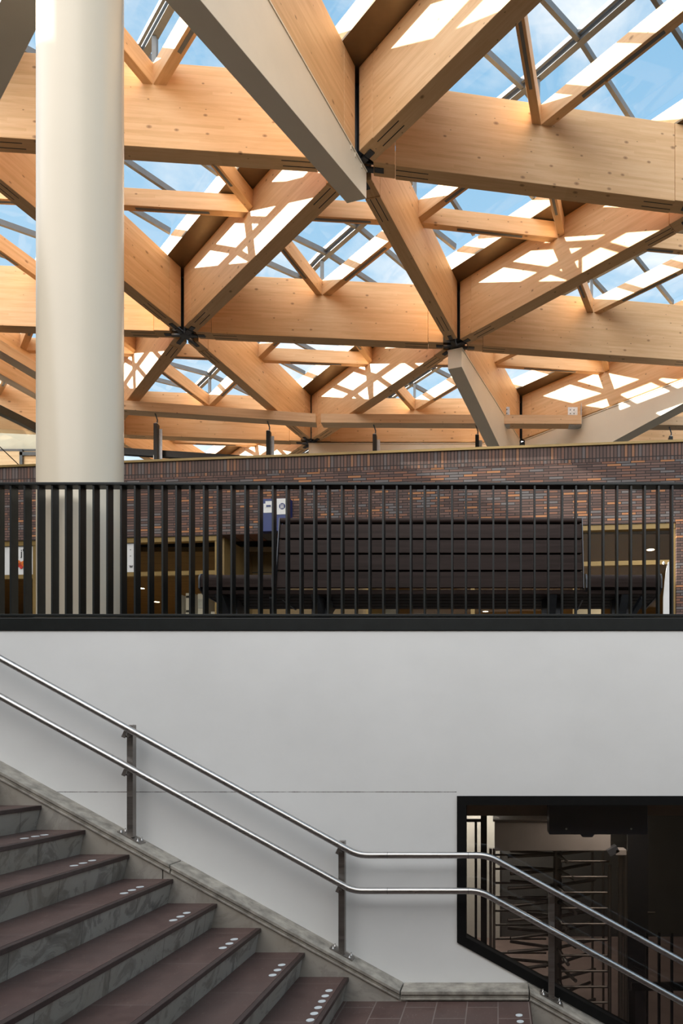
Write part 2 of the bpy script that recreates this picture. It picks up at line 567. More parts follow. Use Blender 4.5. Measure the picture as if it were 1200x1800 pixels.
def thing(name, label, cat, loc=(0, 0, 0), rz=0.0, group=None):
    e = bpy.data.objects.new(name, None)
    e.empty_display_size = 0.1
    e.location = loc
    e.rotation_euler = (0, 0, rz)
    COL.objects.link(e)
    return set_tags(e, label, cat, group)


def part(name, mb, mat, parent, local=False, bevel=0.0, label=None, kind=None):
    """mb in world coordinates (unrotated parents) or, with local=True, in the parent's own frame"""
    org = (0, 0, 0)
    if not local:
        p, org = parent, Vector((0, 0, 0))
        while p is not None:
            org = org + Vector(p.location)
            p = p.parent
    o = link_mesh(name, mb, mat, org, bevel)
    o.parent = parent
    if label: o['label'] = label
    if kind: o['kind'] = kind
    return o


def solo(name, mb, mat, label, cat, group=None, org=None, bevel=0.0):
    if org is None:
        c = sum(mb.v, Vector((0, 0, 0))) / len(mb.v)
        org = (c.x, c.y, min(v.z for v in mb.v))
    o = link_mesh(name, mb, mat, org, bevel)
    o.location = org
    return set_tags(o, label, cat, group)


def struct(name, mb, mat, org=(0, 0, 0), label=None, bevel=0.0):
    o = link_mesh(name, mb, mat, org, bevel)
    o.location = org
    o['kind'] = 'structure'
    if label: o['label'] = label
    return o


def text_mesh(body, size, depth=0.004):
    cu = bpy.data.curves.new('lettering', 'FONT')
    cu.body = body
    cu.size = size
    cu.extrude = depth / 2
    tmp = bpy.data.objects.new('lettering', cu)
    COL.objects.link(tmp)
    dg = bpy.context.evaluated_depsgraph_get()
    me = bpy.data.meshes.new_from_object(tmp.evaluated_get(dg))
    bpy.data.objects.remove(tmp)
    bpy.data.curves.remove(cu)
    return me


def U(px, Y):
    return (px - PX0) * Y / F


def Zp(py, Y):
    return EYE + (PY0 - py) * Y / F


# ------------------------------------------------------------------ stairwell: wall, landing, stairs
YW = 4.777                                    # face of the white wall
YS = 4.615                                    # stringer face, end of the treads
YN = 4.600                                    # nose of the stone plinth
GO, RISE = 0.2963, 0.1657
X1, Z1 = -1.0075, 0.153                       # nosing of the first step above the landing
ZL = Z1 - RISE                                # landing level
ZP = 2.473                                    # platform level
XD = 0.211                                    # edge of the landing towards the lower flight
ZT = 2.519                                    # top of white wall
ZF = -1.36                                    # lower passage floor

# window opening polygon (in the wall plane)
wx0 = U(803, YW); wzt = Zp(1399, YW); wzb = Zp(1656, YW); wx1 = 3.0
SLW = 0.551
wzr = wzb - SLW * (wx1 - wx0)
mb = MB()
T = 0.24
def wall_poly(pts):
    mb.prism([(x, YW, z) for x, z in pts], (0, T, 0))
wall_poly([(-9.0, wzt), (6.0, wzt), (6.0, ZT), (-9.0, ZT)])
wall_poly([(-9.0, ZF - 0.4), (wx0, ZF - 0.4), (wx0, wzt), (-9.0, wzt)])
wall_poly([(wx0, ZF - 0.4), (wx1, ZF - 0.4), (wx1, wzr), (wx0, wzb)])
wall_poly([(wx1, ZF - 0.4), (6.0, ZF - 0.4), (6.0, wzt), (wx1, wzt)])
struct('wall_stair', mb, M['wall'], label='smooth white plastered wall beside the stairs')

# unseen opposite stairwell wall, added and raised to darken stairs and lower wall
struct('wall_stair_light_blocker', MB().box(-9.0, 6.0, -1.80, -1.56, ZF - 0.4, 5.2), M['shopwall'])
struct('wall_rear_light_blocker', MB().box(-40, 30, -12.5, -12.0, ZP, 8.2), M['shopwall'])  # added unseen wall, cuts low sky light from behind the camera
struct('floor_platform_opposite', MB().box(-30, 30, -25, -1.80, ZP - 0.2, ZP), M['platform'])

# landing floor with an edge to the lower flight
mb = MB().box(X1 - 0.06, XD, -1.5, YS, ZL - 0.2, ZL)
struct('floor_landing', mb, M['landing'], label='brown tiled landing')

# staircase up to the left
stairs = thing('staircase', 'upper stair flight with brown treads and grey marble risers rising left of the landing', 'stairs', (X1, 2.0, ZL))
dots_px = {2: [(0, 0)] , }
N_UP = 15
YB = -1.5
DOT_PX = {
    1: [(578, 1741.6), (571.5, 1751), (565.5, 1760.5), (559, 1771.5), (552, 1782), (545, 1793.5)],
    2: [(495, 1696.5), (487.5, 1705.5), (479, 1714.5)],
    3: [(411.5, 1651.5), (403, 1659), (391.5, 1666.5)],
    4: [(328, 1605), (317, 1611.5), (304.5, 1618)],
    5: [(246, 1559.5), (232, 1565), (218, 1570.5)],
    6: [(162, 1513), (146, 1517.5), (130, 1522)],
    7: [(78, 1468), (62, 1470.5), (43, 1474)],
}
for k in range(1, N_UP + 1):
    xk, zk = X1 - (k - 1) * GO, Z1 + (k - 1) * RISE
    st = MB()
    th = 0.026
    xb = xk - GO - 0.06 if k < N_UP else xk - 3.5
    st.box(xb, xk - 0.030, YB, YS - 0.002, zk - th, zk)
    step = part('step', st, M['tread'], stairs)
    part('nosing', MB().box(xk - 0.030, xk, YB, YS - 0.002, zk - th - 0.002, zk), M['nosing'], step, bevel=0.003)
    zb = zk - RISE
    part('riser', MB().prism([(xk - 0.012, YB, zk - th - 0.001), (xk - 0.040, YB, zb), (xk - 0.09, YB, zb), (xk - 0.09, YB, zk - th - 0.001)], (0, YS - 0.002 - YB, 0)), M['riser'], step)
    for (px, py) in DOT_PX.get(k, []):
        Y = F * (EYE - zk) / (py - PY0)
        part('marker_dot', MB().disc(U(px, Y), Y, zk + 0.0002, 0.023, 0.0022), M['dot'], step)
# solid core below the upper flight keeps light from leaking through
mb = MB()
poly = [(X1 - 0.1, YB, ZL - 0.2)]
for k in range(1, N_UP + 1):
    xk, zk = X1 - (k - 1) * GO, Z1 + (k - 1) * RISE
    poly += [(xk - 0.1, YB, zk - 0.03 - RISE), (xk - 0.1, YB, zk - 0.03)]
poly += [(-8.8, YB, ZP - 0.04), (-8.8, YB, ZL - 0.2)]
mb.prism(poly, (0, YS - 0.01 - YB, 0))
part('core', mb, M['darkroom'], stairs)

# marker dots on landing
for (px, py) in [(912, 1785), (914, 1796)]:
    Y = F * (EYE - ZL) / (py - PY0)
    solo('marker_dot', MB().disc(U(px, Y), Y, ZL + 0.0003, 0.0225, 0.0025), M['dot'],
         'white round marker dot near landing edge, %s from wall' % ('first' if py < 1790 else 'second'), 'floor marker', 'dots on the landing')

# lower flight
lower = thing('staircase', 'lower stair flight with brown treads going down right of the landing', 'stairs', (XD, 2.0, ZF))
n_dn = 8
for k in range(n_dn):
    zk = ZL - (k) * RISE
    xk = XD + k * GO
    if k > 0:
        st = part('step', MB().box(xk - GO - 0.06, xk - 0.03, YB, YS - 0.002, zk - 0.026, zk), M['tread'], lower)
        par = st
        part('nosing', MB().box(xk - 0.03, xk, YB, YS - 0.002, zk - 0.028, zk), M['nosing'], par, bevel=0.003)
    else:
        par = lower
        part('nosing', MB().box(xk + 0.0005, xk + 0.006, YB, YS - 0.002, zk - 0.028, zk), M['nosing'], par)
    part('riser', MB().prism([(xk - 0.012 + (0.013 if k == 0 else 0), YB, zk - 0.029), (xk - 0.040 + (0.041 if k == 0 else 0), YB, zk - RISE), (xk - 0.10, YB, zk - RISE), (xk - 0.10, YB, zk - 0.029)], (0, YS - 0.002 - YB, 0)), M['riser'], par)
struct('floor_lower', MB().box(XD + (n_dn - 1) * GO, 9.0, YB, YW, ZF - 0.2, ZF), M['landing'])

# stone plinth (ledge) and stringer slabs
SU, SD = 0.5505, 0.558
xc0, xc1, zn = -0.659, XD, 0.0595
def zline(x):
    if x < xc0: return zn + SU * (xc0 - x)
    if x > xc1: return zn - SD * (x - xc1)
    return zn
segs = [(-7.0, -4.90), (-4.895, -2.215), (-2.208, xc0 - 0.004), (xc0 + 0.004, xc1 - 0.004), (xc1 + 0.004, 1.9), (1.905, 3.4)]
for i, (a, b) in enumerate(segs):
    mb = MB()
    za, zb = zline(a), zline(b)
    mb.prism([(a, YN, za), (b, YN, zb), (b, YN, zb - 0.024), (a, YN, za - 0.024)], (0, YW - YN, 0))
    mb.prism([(a, YN + 0.010, za - 0.024), (b, YN + 0.010, zb - 0.024), (b, YN + 0.010, zb - 0.046), (a, YN + 0.010, za - 0.046)], (0, YW - YN - 0.010, 0))
    mb.prism([(a, YN + 0.004, za - 0.046), (b, YN + 0.004, zb - 0.046), (b, YN + 0.004, zb - 0.062), (a, YN + 0.004, za - 0.062)], (0, YW - YN - 0.004, 0))
    struct('trim_%d' % (i + 1), mb, M['plinth'], label='weathered grey stone plinth along the white wall', bevel=0.003)
for i, (a, b) in enumerate([(-7.0, -4.9), (-4.89, -2.27), (-2.262, -0.62), (0.2115, 1.9), (1.905, 3.4)]):
    mb = MB()
    za, zb = zline(a) - 0.0625, zline(b) - 0.0625
    lo = ZL - 0.15 if a < 0 else ZF
    mb.prism([(a, YS, lo), (b, YS, lo), (b, YS, max(lo + 0.001, zb)), (a, YS, za)], (0, YW - YS, 0))
    struct('trim_%d' % (i + 7), mb, M['stringer'], label='grey marble stringer slab below the plinth')

# ------------------------------------------------------------------ handrail
rail = thing('handrail', 'double brushed steel handrail on posts following the stairs along the white wall', 'handrail', (-2.5, 4.62, 0.9))
YR = 4.62
def fillet(pts, rad, n=8):
    outp = [Vector(pts[0])]
    for i in range(1, len(pts) - 1):
        p, a, b = Vector(pts[i]), Vector(pts[i - 1]), Vector(pts[i + 1])
        d1, d2 = (a - p).normalized(), (b - p).normalized()
        ang = d1.angle(d2)
        tl = rad / math.tan(ang / 2)
        s, e = p + d1 * tl, p + d2 * tl
        for k in range(n + 1):
            t = k / n
            outp.append((s * (1 - t) ** 2) + (p * 2 * t * (1 - t)) + (e * t * t))
    outp.append(Vector(pts[-1]))
    return outp
def rail_path(pix):
    return fillet([(U(px, YR), YR, Zp(py, YR)) for px, py in pix], 0.28)
up_pix = [(-420, 1503.5 - 0.5508 * 1049), (629, 1503.5), (857, 1503.5), (1500, 1503.5 + 0.547 * 643)]
lo_pix = [(-420, 1566 - 0.5515 * 1040), (620, 1566), (843, 1566), (1500, 1566 + 0.550 * 657)]
r1 = part('upper_rail', MB().tube(rail_path(up_pix), 0.0223, 20), M['steel'], rail)
r2 = part('lower_rail', MB().tube(rail_path(lo_pix), 0.0223, 20), M['steel'], rail)
for (par, py) in ((r1, 1503.5), (r2, 1566)):
    for px in (681, 823):
        xx, zz = U(px, YR), Zp(py, YR)
        part('joint_ring', MB().tube([(xx - 0.0012, YR, zz), (xx + 0.0012, YR, zz)], 0.0226, 20), M['hub'], par)
def yline(pix, px):
    for (a, b) in zip(pix[:-1], pix[1:]):
        if a[0] <= px <= b[0]:
            return a[1] + (b[1] - a[1]) * (px - a[0]) / (b[0] - a[0])
for (px0, px1, ptop) in ((222.6, 233.5, 1274), (594.4, 605.4, 1478.5), (964, 974.5, 1567), (-150, -139, 1065), (1330, 1341, 1760)):
    ya, yb = 4.672, 4.717
    xa, xb = U(px0, ya), U(px1, ya)
    xm = (xa + xb) / 2
    zb = zline(xm)
    zt = Zp(ptop, ya)
    sl = -SU if xm < xc0 else -SD
    post = part('post', MB().box(xa, xb, ya, yb, zb - 0.03 * 0 + 0.004, zt), M['steelpost'], rail, bevel=0.002)
    pl = MB()
    hx = 0.077
    pl.prism([(xm - hx, 4.655, zb - sl * hx), (xm + hx, 4.655, zb + sl * hx), (xm + hx, 4.655, zb + sl * hx + 0.009), (xm - hx, 4.655, zb - sl * hx + 0.009)], (0, 0.08, 0))
    part('base_plate', pl, M['steelpost'], post)
    for sx in (-1, 1):
        for yy in (4.668, 4.722):
            bx = xm + sx * 0.056
            bz = zb + sl * sx * 0.056 + 0.009
            bo = MB().lathe(bx, yy, [(0.009, bz - 0.003), (0.009, bz + 0.008), (0.0045, bz + 0.008), (0.0045, bz + 0.022)], 8)
            part('bolt', bo, M['steel'], post)
    for pix in (up_pix, lo_pix):
        zr = Zp(yline(pix, (px0 + px1) / 2 - 4), YR)
        br = MB()
        xo = xa + 0.006
        zq = zr - 0.055
        br.box(xo, xo + 0.030, ya - 0.005, ya + 0.001, zq - 0.045, zq + 0.012)
        br.tube([(xo + 0.014, ya - 0.002, zq), (xo + 0.014, YR + 0.012, zq)], 0.007, 10)
        br.bar((xo - 0.004, YR + 0.004, zq - 0.006), (xo + 0.014, YR + 0.004, zr - 0.020), 0.022, 0.012, (0, 1, 0))
        part('bracket', br, M['steelpost'], post)

# ------------------------------------------------------------------ interior window in the wall
def offset_poly(pts, d):
    n = len(pts)
    res = []
    for i in range(n):
        p0, p1, p2 = Vector(pts[i - 1]), Vector(pts[i]), Vector(pts[(i + 1) % n])
        e1, e2 = (p1 - p0).normalized(), (p2 - p1).normalized()
        n1, n2 = Vector((-e1.y, e1.x)), Vector((-e2.y, e2.x))
        b = (n1 + n2)
        b = b / b.length
        res.append(p1 + b * (d / b.dot(n1)))
    return [(p.x, p.y) for p in res]
wpoly = [(wx0, wzb), (wx1, wzr), (wx1, wzt), (wx0, wzt)]         # counter-clockwise seen from the stairs
inner = offset_poly(wpoly, 0.064)
mb = MB()
for i in range(4):
    j = (i + 1) % 4
    mb.prism([(wpoly[i][0], YW - 0.012, wpoly[i][1]), (wpoly[j][0], YW - 0.012, wpoly[j][1]), (inner[j][0], YW - 0.012, inner[j][1]), (inner[i][0], YW - 0.012, inner[i][1])], (0, 0.10, 0))
win = struct('window_1', mb, M['blackframe'], (wx0, YW, wzt), label='black framed window with a slanting sill in the stair wall')
# mesh above is in world coordinates; window object origin is at its top left corner
pane = MB().prism([(x, YW + 0.045, z) for x, z in offset_poly(wpoly, 0.060)], (0, 0.008, 0))
part('pane', pane, M['winglass'], win)

# passage behind the window
PX_L, PX_R, PYB = -0.62, 7.0, 11.0
mb = MB().box(PX_L, PX_R, YW + T, PYB, ZF - 0.2, ZF)
struct('floor_passage', mb, M['passagefloor'])
mb = MB().box(PX_L - 0.2, PX_R, YW + T, PYB, 1.42, 1.60)
struct('ceiling_passage', mb, M['passagewall'])
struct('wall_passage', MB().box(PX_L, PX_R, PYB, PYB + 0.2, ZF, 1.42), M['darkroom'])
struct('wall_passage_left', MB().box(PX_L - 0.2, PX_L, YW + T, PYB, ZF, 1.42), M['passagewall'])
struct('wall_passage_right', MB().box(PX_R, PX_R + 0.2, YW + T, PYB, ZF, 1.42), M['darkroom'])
lp = bpy.data.lights.new('passage_fill_light', 'AREA')  # added fill light, brightens the pale end wall of the passage
lp.energy = 60.0
lp.size = 0.5
lp.color = (1.0, 0.96, 0.88)
lo = bpy.data.objects.new('passage_fill_light', lp)
lo.location = (-0.28, 10.1, 1.40)
COL.objects.link(lo)
lp2 = bpy.data.lights.new('passage_fill_light', 'AREA')  # second added fill, lights the turnstile header from the front
lp2.energy = 14.0
lp2.size = 0.6
lp2.color = (1.0, 0.92, 0.84)
lo2 = bpy.data.objects.new('passage_fill_light', lp2)
lo2.location = (1.1, 5.78, 1.40)
COL.objects.link(lo2)

# full-height turnstile
YT = 6.5
ts = thing('turnstile', 'full height steel turnstile with bar rotor behind the stair window', 'turnstile', (U(978, YT), YT, ZF))
hz0, hz1 = Zp(1496, YT - 0.35), Zp(1444, YT - 0.35)
part('header', MB().box(U(869, YT - 0.35), U(1073, YT - 0.35), YT - 0.35, YT + 0.55, hz0, hz1), M['turnbox'], ts, bevel=0.006)
part('header_lid', MB().box(U(866, YT - 0.37), U(1076, YT - 0.37), YT - 0.37, YT + 0.57, hz1, hz1 + 0.018), M['turnsteel'], ts)
rc = (U(981, YT), YT + 0.1)
rotor = part('rotor_post', MB().tube([(rc[0], rc[1], ZF), (rc[0], rc[1], hz0)], 0.042, 16), M['turnsteel'], ts)
for lv in range(13):
    z = hz0 - 0.10 - lv * 0.151
    for ang in (158, 200, 280, 40):
        a = R(ang + (4 if lv % 2 else -4))
        part('rotor_arm', MB().tube([(rc[0] + 0.03 * math.cos(a), rc[1] + 0.03 * math.sin(a), z), (rc[0] + 0.50 * math.cos(a), rc[1] + 0.50 * math.sin(a), z)], 0.017, 10), M['turnsteel'], rotor)
for px in (862, 868):
    part('frame_post', MB().box(U(px - 2.5, YT - 0.3), U(px + 2.5, YT - 0.3), YT - 0.32, YT - 0.27, ZF, hz1 - 0.25), M['turnsteel'], ts)
for lv in range(13):
    z = Zp(1527.5, YT - 0.3) - lv * 0.1435 + 0.1435
    part('barrier_bar', MB().tube([(U(870, YT + 0.5), YT + 0.5, z), (U(960, YT + 0.5), YT + 0.5, z)], 0.011, 8), M['turnsteel'], ts)
    z2 = Zp(1514, YT - 0.3) - lv * 0.1425
    part('barrier_bar', MB().tube([(U(986, YT - 0.3), YT - 0.3, z2), (U(1070, YT - 0.3), YT - 0.3, z2)], 0.012, 8), M['turnsteel'], ts)
for (px, ty, r) in ((1071, 1520, 0.017), (1090, 1504, 0.022), (1099, 1496, 0.020), (1041, 1498, 0.012), (1060, 1498, 0.012)):
    yy = YT - 0.32 if px > 1065 else YT + 0.4
    part('frame_post', MB().tube([(U(px, yy), yy, ZF), (U(px, yy), yy, Zp(ty, yy))], r, 12), M['turnsteel'], ts)
cb = MB().box(U(1081, YT - 0.4), U(1100, YT - 0.4), YT - 0.42, YT - 0.28, Zp(1503, YT - 0.4), Zp(1493, YT - 0.4))
part('post_cap', cb, M['turnbox'], ts, bevel=0.004)
part('lamp_head', MB().bar((U(1068, YT - 0.36), YT - 0.36, Zp(1499, YT - 0.36)), (U(1084, YT - 0.36), YT - 0.36, Zp(1490, YT - 0.36)), 0.12, 0.06, (0, 0, 1)), M['hub'], ts)

# hanging navy box
struct('trim_20', MB().box(PX_L, PX_R, 5.34, 5.50, 1.168, 1.42), M['lintel'], label='brown lintel behind the top of the stair window')
struct('wall_passage_back', MB().box(PX_L, 0.03, PYB - 0.06, PYB - 0.001, ZF, 1.42), M['passagewall'])
YBX = 5.09
nb = thing('sign_box', 'dark navy box hanging in the top of the stair window', 'sign box', (U(1050, YBX), YBX, Zp(1467, YBX)))
part('body', MB().box(U(965, YBX), U(1138, YBX), YBX, YBX + 0.22, Zp(1467, YBX), 1.42), M['bluebox'], nb, bevel=0.004)
part('bottom_lug', MB().prism([(U(1020, YBX), YBX + 0.01, Zp(1467, YBX)), (U(1045, YBX), YBX + 0.01, Zp(1467, YBX)), (U(1041, YBX), YBX + 0.01, Zp(1472, YBX)), (U(1024, YBX), YBX + 0.01, Zp(1472, YBX))], (0, 0.18, 0)), M['bluebox'], nb)
for px in (995, 1109):
    part('screw', MB().tube([(U(px, YBX), YBX - 0.003, Zp(1457, YBX)), (U(px, YBX), YBX, Zp(1457, YBX))], 0.008, 10), M['galv'], nb)

# black barred fence pieces in the passage
def fence(label, name, px_bars, yplane, top_py, bot_z, post_px, rail_pys, bw=0.022):
    f = thing(name, label, 'fence', (U(px_bars[0], yplane), yplane, ZF))
    for px in px_bars:
        part('bar', MB().box(U(px, yplane) - bw / 2, U(px, yplane) + bw / 2, yplane, yplane + 0.03, bot_z, Zp(top_py, yplane)), M['blackframe'], f)
    for px, tp in post_px:
        part('post', MB().box(U(px, yplane) - 0.028, U(px, yplane) + 0.028, yplane - 0.01, yplane + 0.05, ZF, Zp(tp, yplane)), M['blackframe'], f)
    a, b = U(min(px_bars + [p[0] for p in post_px]), yplane), U(max(px_bars + [p[0] for p in post_px]), yplane)
    for py, hh in rail_pys:
        part('rail', MB().box(a, b, yplane - 0.002, yplane + 0.04, Zp(py, yplane) - hh / 2, Zp(py, yplane) + hh / 2), M['blackframe'], f)
    return f
fence('black barred fence panel left of the turnstile behind the window', 'barred_fence', [796, 816, 836], 6.3, 1441, ZF, [(850, 1430)], [(1442.5, 0.026)])
fence('black barred gate low at the right behind the window', 'barred_gate', [1137, 1158.5, 1181, 1204, 1226], 6.3, 1640, ZF, [(1110, 1742)], [(1735, 0.07)])
# dark door in the passage
dr = thing('metal_door', 'dark metal door right of the turnstile behind the window', 'door', (U(1120, 6.9), 6.9, ZF))
part('door_leaf', MB().box(U(1103, 6.9), U(1139, 6.9), 6.9, 6.95, ZF, 1.42), M['ink'], dr)
part('handle', MB().tube([(U(1138, 6.88), 6.88, Zp(1604, 6.88)), (U(1151, 6.88), 6.88, Zp(1604, 6.88))], 0.010, 10), M['turnsteel'], dr)

# ------------------------------------------------------------------ platform, balustrade
mb = MB().box(-30, 30, YW + T, 30, ZP - 0.2, ZP)
struct('floor_platform', mb, M['platform'])
bal = thing('balustrade', 'black flat bar balustrade on the edge above the white wall', 'railing', (0, 4.8, ZT))
YBAL = 4.80
kx0, kx1 = -5.5, 4.0
part('kerb_plate', MB().box(kx0, kx1, 4.768, 4.90, ZT + 0.001, Zp(1086, 4.768)), M['black'], bal, bevel=0.003)
zb0, zb1 = Zp(1084, YBAL), Zp(1079.5, YBAL)
part('bottom_rail', MB().box(kx0, kx1, YBAL - 0.006, YBAL + 0.076, zb0, zb1), M['black'], bal, bevel=0.002)
zt0, zt1 = Zp(853.0, YBAL), Zp(848.0, YBAL)
part('top_rail', MB().box(kx0, kx1, YBAL - 0.008, YBAL + 0.082, zt0, zt1), M['black'], bal, bevel=0.003)
for i in range(-3, 52):
    px = 18.4 + 24.24 * i
    x = U(px, YBAL)
    part('baluster', MB().box(x - 0.0063, x + 0.0063, YBAL, YBAL + 0.070, zb1 - 0.001, zt0 + 0.001), M['black'], bal)

# ------------------------------------------------------------------ cream column
CX, CY, CR = -3.204, 5.25, 0.289
colm = thing('column', 'thick round cream steel column standing behind the balustrade at left', 'column', (CX, CY, ZP))
part('shaft', MB().lathe(CX, CY, [(CR, ZP), (CR, 9.72)], 96), M['column'], colm)
part('base_collar', MB().lathe(CX, CY, [(CR + 0.030, ZP), (CR + 0.030, ZP + 0.06), (CR + 0.012, ZP + 0.075), (CR + 0.012, ZP + 0.15), (CR + 0.007, ZP + 0.19), (CR + 0.001, ZP + 0.20)], 96, False), M['column'], colm)
part('floor_ring', MB().lathe(CX, CY, [(CR + 0.07, ZP), (CR + 0.07, ZP + 0.03), (CR + 0.031, ZP + 0.03)], 64, False), M['brass'], colm)

# ------------------------------------------------------------------ bench
bench = thing('bench', 'long dark slatted bench with middle backrest behind the balustrade', 'bench', (-0.55, 5.5, ZP))
bx0, bx1 = U(491, 5.33), U(1022.5, 5.33)
sl_y = [(921.5, 946), (949, 972), (975, 1002), (1005, 1033)]
def bY(py):
    return 5.35 - 0.10 * (py - 911) / 122.0
for (a, b) in sl_y:
    ya, yb = bY(a), bY(b)
    za, zb = Zp(a, ya), Zp(b, yb)
    part('back_slat', MB().prism([(bx0, ya, za), (bx0, yb, zb), (bx0, yb + 0.028, zb), (bx0, ya + 0.028, za)], (bx1 - bx0, 0, 0)), M['bench_wood'], bench, bevel=0.004)
part('gap_dark_backing', MB().prism([(bx0 + 0.01, bY(915) + 0.032, Zp(915, bY(915))), (bx0 + 0.01, bY(1032) + 0.032, Zp(1032, bY(1032))), (bx0 + 0.01, bY(1032) + 0.045, Zp(1032, bY(1032))), (bx0 + 0.01, bY(915) + 0.045, Zp(915, bY(915)))], (bx1 - bx0 - 0.02, 0, 0)), M['ink'], bench)  # dark sheet added so the gaps between slats look black
yt = 5.362
zt_ = Zp(915.5, yt)
part('top_roll', MB().tube([(bx0, yt, zt_), (bx1, yt, zt_)], 0.021, 18), M['bench_wood'], bench)
for xx in (bx0 - 0.006, bx1):
    part('end_plate', MB().prism([(xx, 5.335, Zp(911, 5.35)), (xx, 5.232, Zp(1034, 5.24)), (xx, 5.29, Zp(1034, 5.24)), (xx, 5.40, Zp(911, 5.35))], (0.006, 0, 0)), M['hub'], bench)
sx0, sx1 = U(350, 5.25), U(1163, 5.25)
for i in range(5):
    y0 = 5.27 + i * 0.118
    part('seat_slat', MB().box(sx0 + 0.02, sx1 - 0.02, y0, y0 + 0.105, 2.885, 2.92), M['bench_wood'], bench, bevel=0.004)
for (a, b) in ((sx0 + 0.012, bx0 - 0.02), (bx1 + 0.03, sx1 - 0.012)):
    prof = []
    for k in range(9):
        t = math.pi / 2 + math.pi / 2 * k / 8
        prof.append((5.29 + 0.05 * math.cos(t), 2.988 + 0.05 * math.sin(t)))
    prof = [(5.42, 3.038)] + prof + [(5.24, 2.935), (5.27, 2.925), (5.42, 2.925)]
    part('seat_roll', MB().prism([(a, y, z) for y, z in prof], (b - a, 0, 0)), M['bench_wood'], bench)
for xx in (sx0, bx1 + 0.018, bx0 - 0.03, sx1 - 0.012):
    prof = [(5.44, 3.046)] + [(5.288 + 0.056 * math.cos(math.pi / 2 + math.pi / 2 * k / 8), 2.990 + 0.056 * math.sin(math.pi / 2 + math.pi / 2 * k / 8)) for k in range(9)] + [(5.232, 2.925), (5.30, 2.89), (5.84, 2.875), (5.84, 2.93)]
    part('seat_end_plate', MB().prism([(xx, y, z) for y, z in prof], (0.012, 0, 0)), M['hub'], bench)
for px in (404, 566, 968, 1090):
    xm = U(px, 5.5)
    leg = part('leg', MB().box(xm - 0.075, xm + 0.075, 5.46, 5.56, ZP + 0.012, 2.886), M['hub'], bench, bevel=0.004)
    part('foot_plate', MB().box(xm - 0.11, xm + 0.11, 5.40, 5.66, ZP, ZP + 0.012), M['hub'], leg)
    part('support_arm', MB().prism([(xm - 0.03, 5.27, 2.884), (xm - 0.03, 5.83, 2.884), (xm - 0.03, 5.58, 2.74), (xm - 0.03, 5.44, 2.74)], (0.06, 0, 0)), M['hub'], leg)
for px in (478, 1130):
    xm = U(px, 5.3)
    br = MB().bar((xm, 5.30, 2.87), (xm - 0.10, 5.62, 2.66), 0.04, 0.03)
    part('brace', br, M['hub'], bench)

# ------------------------------------------------------------------ brick shop front
WX, WY = -8.02, 11.0
dvec = Vector((10.747, -0.93)).normalized()
WRZ = math.atan2(dvec.y, dvec.x)
def wu(px):
    r = (px - PX0) / F
    return (WY * r - WX) / (dvec.x - dvec.y * r)
def wY(px):
    return WY + dvec.y * wu(px)
def wz(py, px):
    return Zp(py, wY(px))
ZTOP, ZSOL, ZFAS = 6.19, 5.945, 5.015
ua, ub = -6.0, 15.0
def wroot(name, mb, mat, label=None):
    o = link_mesh(name, mb, mat)
    o.location = (WX, WY, 0)
    o.rotation_euler = (0, 0, WRZ)
    o['kind'] = 'structure'
    if label: o['label'] = label
    return o
wall_b = wroot('wall_back', MB().box(ua, ub, 0, 0.35, ZFAS, ZSOL), M['brick'], 'brown and orange long brick wall above the shop front')
o = part('soldier_course', MB().box(ua, ub, -0.004, 0.35, ZSOL, ZTOP), M['soldier'], wall_b, True)
o = part('coping', MB().box(ua, ub, -0.03, 0.40, ZTOP, ZTOP + 0.035), M['brass'], wall_b, True)
up = wu(1188)
o = part('brick_pier', MB().box(up, ub, -0.01, 0.35, ZP, ZFAS + 0.02), M['brick'], wall_b, True)
struct('ceiling_shop_roof', MB().box(-16, 9, 11.45, 21, 6.02, 6.14), M['rooftop'])

def wthing(name, label, cat, group=None, u=0.0, v=0.0, z=ZP):
    p = Vector((WX, WY, z)) + Vector((dvec.x, dvec.y, 0)) * u + Vector((-dvec.y, dvec.x, 0)) * v
    return thing(name, label, cat, p, WRZ, group)
# window frames and glass of the shop front
TR0, TR1 = 4.41, 4.475
def shop_window(n, pa, pb, mulls, label):
    a, b = wu(pa), wu(pb)
    f = MB()
    f.box(a, b, 0.02, 0.12, ZFAS - 0.078, ZFAS)
    f.box(a, b, 0.04, 0.12, TR0, TR1)
    for px in mulls:
        u = wu(px)
        f.box(u - 0.03, u + 0.03, 0.03, 0.11, ZP, ZFAS - 0.078)
    f.box(a, b, 0.03, 0.12, ZP, ZP + 0.08)
    fr = wroot('window_%d' % n, f, M['brass'], label)
    part('pane', MB().box(a, b, 0.075, 0.083, ZP + 0.08, TR0), M['shopglass'], fr, True)
    part('pane', MB().box(a, b, 0.075, 0.083, TR1, ZFAS - 0.078), M['shopglass'], fr, True)
shop_window(2, -120, 383, [-100, 58, 379], 'brass framed shop window left of the bench')
shop_window(3, 640, 1187, [645, 830, 1010, 1184], 'brass framed shop window right of the bench')
# recessed gold panels between the windows
g = MB()
g.box(wu(383), wu(640), 1.10, 1.16, ZP, ZFAS)
g.box(wu(383), wu(383) + 0.05, 0.1, 1.10, ZP, ZFAS)
g.box(wu(640) - 0.05, wu(640), 0.1, 1.10, ZP, ZFAS)
gp = wroot('wall_recess', g, M['goldpanel'], 'gold brown panelled recess beside the shop window')
jl = MB()
for z in (2.9, 3.35, 3.8, 4.25, 4.7):
    jl.box(wu(383) + 0.05, wu(640) - 0.05, 1.092, 1.10, z - 0.006, z + 0.006)
part('panel_joint', jl, M['ink'], gp, True)
